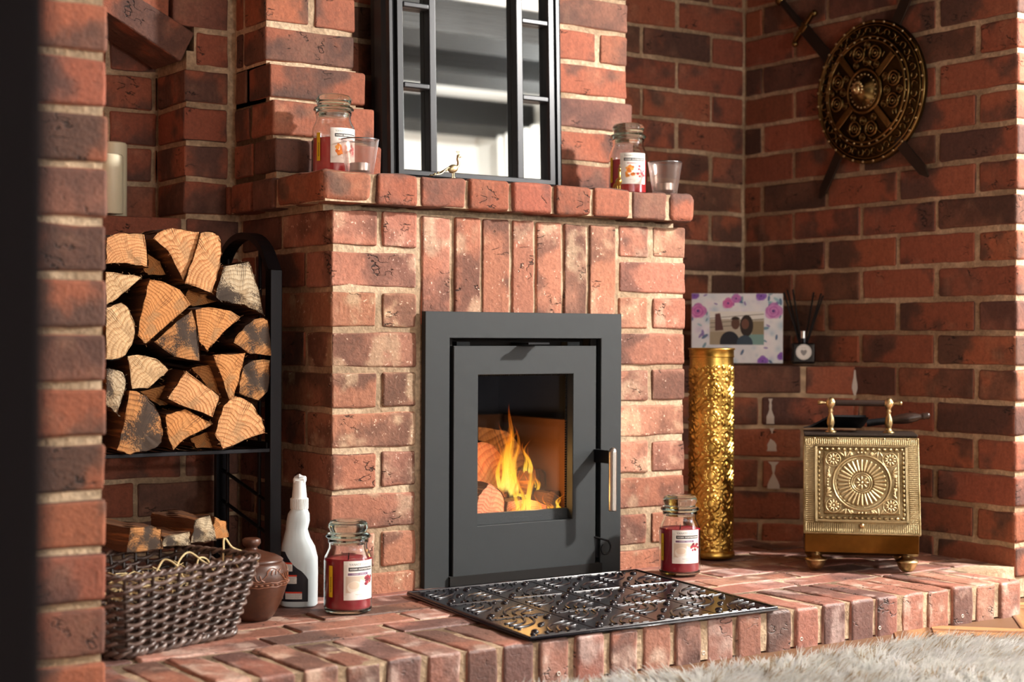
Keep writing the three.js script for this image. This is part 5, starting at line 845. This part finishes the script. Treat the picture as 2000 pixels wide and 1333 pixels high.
// ================================================================ FUR RUG
{
  const o = thing('fur_rug', 'shaggy cream sheepskin rug with brown flecks on the floor', 'rug', [0, -0.07, 0]); 
  const edge = [[-1.1, 0.68], [-0.3, 0.66], [-0.05, 0.665], [0.25, 0.7], [0.52, 0.715], [0.8, 0.715], [0.86, 0.76], [0.93, 0.83], [1.05, 0.9], [1.05, 1.5], [-1.1, 1.5]];
  const s = new THREE.Shape(); edge.forEach(([x, z], i) => (i ? s.lineTo(x, -z) : s.moveTo(x, -z))); s.closePath();
  part('hide', new THREE.ExtrudeGeometry(s, { depth: 0.012, bevelEnabled: false }).rotateX(-Math.PI / 2), std({ color: 0xb59f7c, roughness: 1 }), o);
  const inside = (x, z) => { let c = false; for (let i = 0, j = edge.length - 1; i < edge.length; j = i++) { const [xi, zi] = edge[i], [xj, zj] = edge[j]; if ((zi > z) !== (zj > z) && x < (xj - xi) * (z - zi) / (zj - zi) + xi) c = !c; } return c; };
  // one lock of fur: a few curved tapering strands
  const pos = [], idx = [], col = []; const S = 6;
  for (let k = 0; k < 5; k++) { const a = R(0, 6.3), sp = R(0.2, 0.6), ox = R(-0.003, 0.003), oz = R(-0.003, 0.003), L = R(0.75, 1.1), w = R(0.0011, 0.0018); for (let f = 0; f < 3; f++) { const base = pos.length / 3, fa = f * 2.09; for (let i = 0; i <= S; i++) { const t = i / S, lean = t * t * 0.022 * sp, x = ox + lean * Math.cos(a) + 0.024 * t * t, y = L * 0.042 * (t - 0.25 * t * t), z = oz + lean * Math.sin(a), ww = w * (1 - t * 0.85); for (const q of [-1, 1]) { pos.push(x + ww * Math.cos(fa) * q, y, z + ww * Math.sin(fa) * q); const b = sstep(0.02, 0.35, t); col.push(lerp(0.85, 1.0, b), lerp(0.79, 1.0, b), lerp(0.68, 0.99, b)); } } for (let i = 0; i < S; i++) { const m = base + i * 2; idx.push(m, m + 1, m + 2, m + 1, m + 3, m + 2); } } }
  const g = new THREE.BufferGeometry(); g.setAttribute('position', new THREE.Float32BufferAttribute(pos, 3)); g.setAttribute('color', new THREE.Float32BufferAttribute(col, 3)); g.setIndex(idx); g.computeVertexNormals();
  const list = []; const M4 = new THREE.Matrix4(), q = new THREE.Quaternion(), e = new THREE.Euler();
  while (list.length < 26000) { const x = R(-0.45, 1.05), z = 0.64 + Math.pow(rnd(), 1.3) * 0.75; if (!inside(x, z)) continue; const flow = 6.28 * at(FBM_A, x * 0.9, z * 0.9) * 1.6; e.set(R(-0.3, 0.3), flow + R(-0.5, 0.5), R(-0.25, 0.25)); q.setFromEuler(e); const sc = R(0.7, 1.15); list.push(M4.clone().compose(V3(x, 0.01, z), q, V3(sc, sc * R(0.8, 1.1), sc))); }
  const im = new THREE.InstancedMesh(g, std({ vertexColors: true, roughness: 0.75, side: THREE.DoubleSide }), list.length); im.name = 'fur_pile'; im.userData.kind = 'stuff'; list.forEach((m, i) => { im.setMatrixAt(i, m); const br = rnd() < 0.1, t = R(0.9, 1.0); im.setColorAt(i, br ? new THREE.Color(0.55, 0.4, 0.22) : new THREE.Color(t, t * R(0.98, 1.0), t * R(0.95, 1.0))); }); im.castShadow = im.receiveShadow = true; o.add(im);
}
// ================================================================ ROOM: POST AND LAMPS
{
  const p = structure('trim_post', 'dark timber door post close to the camera', 'post'); part('timber', rb(0.1, 2.07, 0.1, 0.006).translate(-1.184, 0.965, 1.856), phy({ color: 0x1d1a1c, roughness: 1, specularIntensity: 0.15 }), p);
  const warm = new THREE.Color(1, 0.91, 0.8);
  // table lamp across the room, in line with the fireplace
  const t = thing('table_lamp', 'table lamp with bare globe bulb across the room', 'lamp', [0.05, -0.07, 3.5]);
  part('side_table', merge([rb(0.4, 0.03, 0.4, 0.004).translate(0, 0.6, 0), ...[[-1, -1], [1, -1], [1, 1], [-1, 1]].map(([a, b]) => rb(0.03, 0.6, 0.03, 0.003).translate(a * 0.17, 0.3, b * 0.17))]), std({ color: 0x5a3c26, roughness: 0.5 }), t);
  part('lamp_base', lathe([[0, 0.616], [0.06, 0.616], [0.062, 0.625], [0.02, 0.64], [0.012, 0.7], [0.02, 0.74], [0.012, 0.8], [0.018, 0.86], [0, 0.87]], 32), brass, t);
  part('bulb', sph(0.045, 24, 16).translate(0, 0.915, 0), std({ color: 0xfff2dc, roughness: 0.4, emissive: 0xffe0b0, emissiveIntensity: 3 }), t);
  const l1 = new THREE.PointLight(warm, 5); l1.position.set(0.05, 0.845, 3.5); l1.shadow.radius = 2; l1.castShadow = true; l1.name = 'table_lamp_light'; scene.add(l1);
  // shaded lamp hanging from the ceiling to the right of the hearth
  const cl = thing('ceiling_lamp', 'hanging lamp with a white dome shade in front of the fireplace', 'lamp', [2.25, 1.78, 1.55]);
  part('rose', cyl(0.05, 0.05, 0.02, 32).translate(0, 0.21, 0), brass, cl); part('stem', rod([0, 0.13, 0], [0, 0.21, 0], 0.008), brass, cl);
  part('dome_shade', lathe([[0, 0.14], [0.06, 0.135], [0.12, 0.11], [0.16, 0.065], [0.166, 0.06], [0.158, 0.062], [0.118, 0.104], [0.06, 0.128], [0, 0.132]], 40), std({ color: 0xf4f1ea, roughness: 0.5 }), cl);
  part('bulb', sph(0.07, 32, 20).translate(0, 0.045, 0), std({ color: 0xfff6e8, roughness: 0.5, emissive: 0xffe8c8, emissiveIntensity: 3 }), cl);
  const l2 = new THREE.PointLight(new THREE.Color(1, 0.95, 0.89), 54); l2.position.set(2.25, 1.825, 1.55); l2.shadow.radius = 3.4; l2.castShadow = true; l2.name = 'ceiling_lamp_light'; scene.add(l2);
  // uplighter beside the right window
  const fl = thing('floor_lamp', 'black floor lamp with an upturned bowl beside the right window', 'lamp', [3.15, -0.07, 3.05]);
  part('base', cyl(0.14, 0.13, 0.02, 32).translate(0, 0.01, 0), blackMetal, fl); part('pole', rod([0, 0.02, 0], [0, 1.5, 0], 0.012), blackMetal, fl);
  part('bowl', lathe([[0, 1.49], [0.05, 1.495], [0.12, 1.53], [0.16, 1.58], [0.155, 1.582], [0.115, 1.537], [0.05, 1.503], [0, 1.498]], 36), blackMetal, fl);
  part('bulb', sph(0.045, 20, 14).translate(0, 1.555, 0), std({ color: 0xfff6e8, roughness: 0.5, emissive: 0xfff0dc, emissiveIntensity: 3 }), fl);
  const l3 = new THREE.PointLight(new THREE.Color(1, 0.97, 0.92), 4); l3.position.set(3.15, 1.485, 3.05); l3.shadow.radius = 2; l3.castShadow = true; l3.name = 'floor_lamp_light'; scene.add(l3);
  // dark sofa in the far corner, mirrored in the stove glass
  const so = thing('sofa', 'dark blue sofa in the far corner of the room', 'sofa', [2.6, -0.07, 4.1]); const cloth = std({ color: 0x141a26, roughness: 0.9 });
  part('seat', rb(1.5, 0.25, 0.8, 0.04, 4).translate(0, 0.3, 0), cloth, so); part('backrest', rb(1.5, 0.5, 0.2, 0.05, 4).translate(0, 0.62, 0.38), cloth, so); for (const x of [-0.72, 0.72]) part('armrest', rb(0.2, 0.5, 0.85, 0.05, 4).translate(x, 0.35, 0), cloth, so); for (const x of [-0.37, 0.37]) part('cushion', rb(0.68, 0.14, 0.62, 0.05, 4).translate(x, 0.48, -0.05), cloth, so); for (const x of [-0.7, 0.7]) for (const z of [-0.35, 0.35]) part('leg', cyl(0.025, 0.025, 0.18, 12).translate(x, 0.09, z), blackMetal, so);
}
scene.traverse((m) => { if (m.isMesh) m.castShadow = m.receiveShadow = true; });
renderer.render(scene, camera);
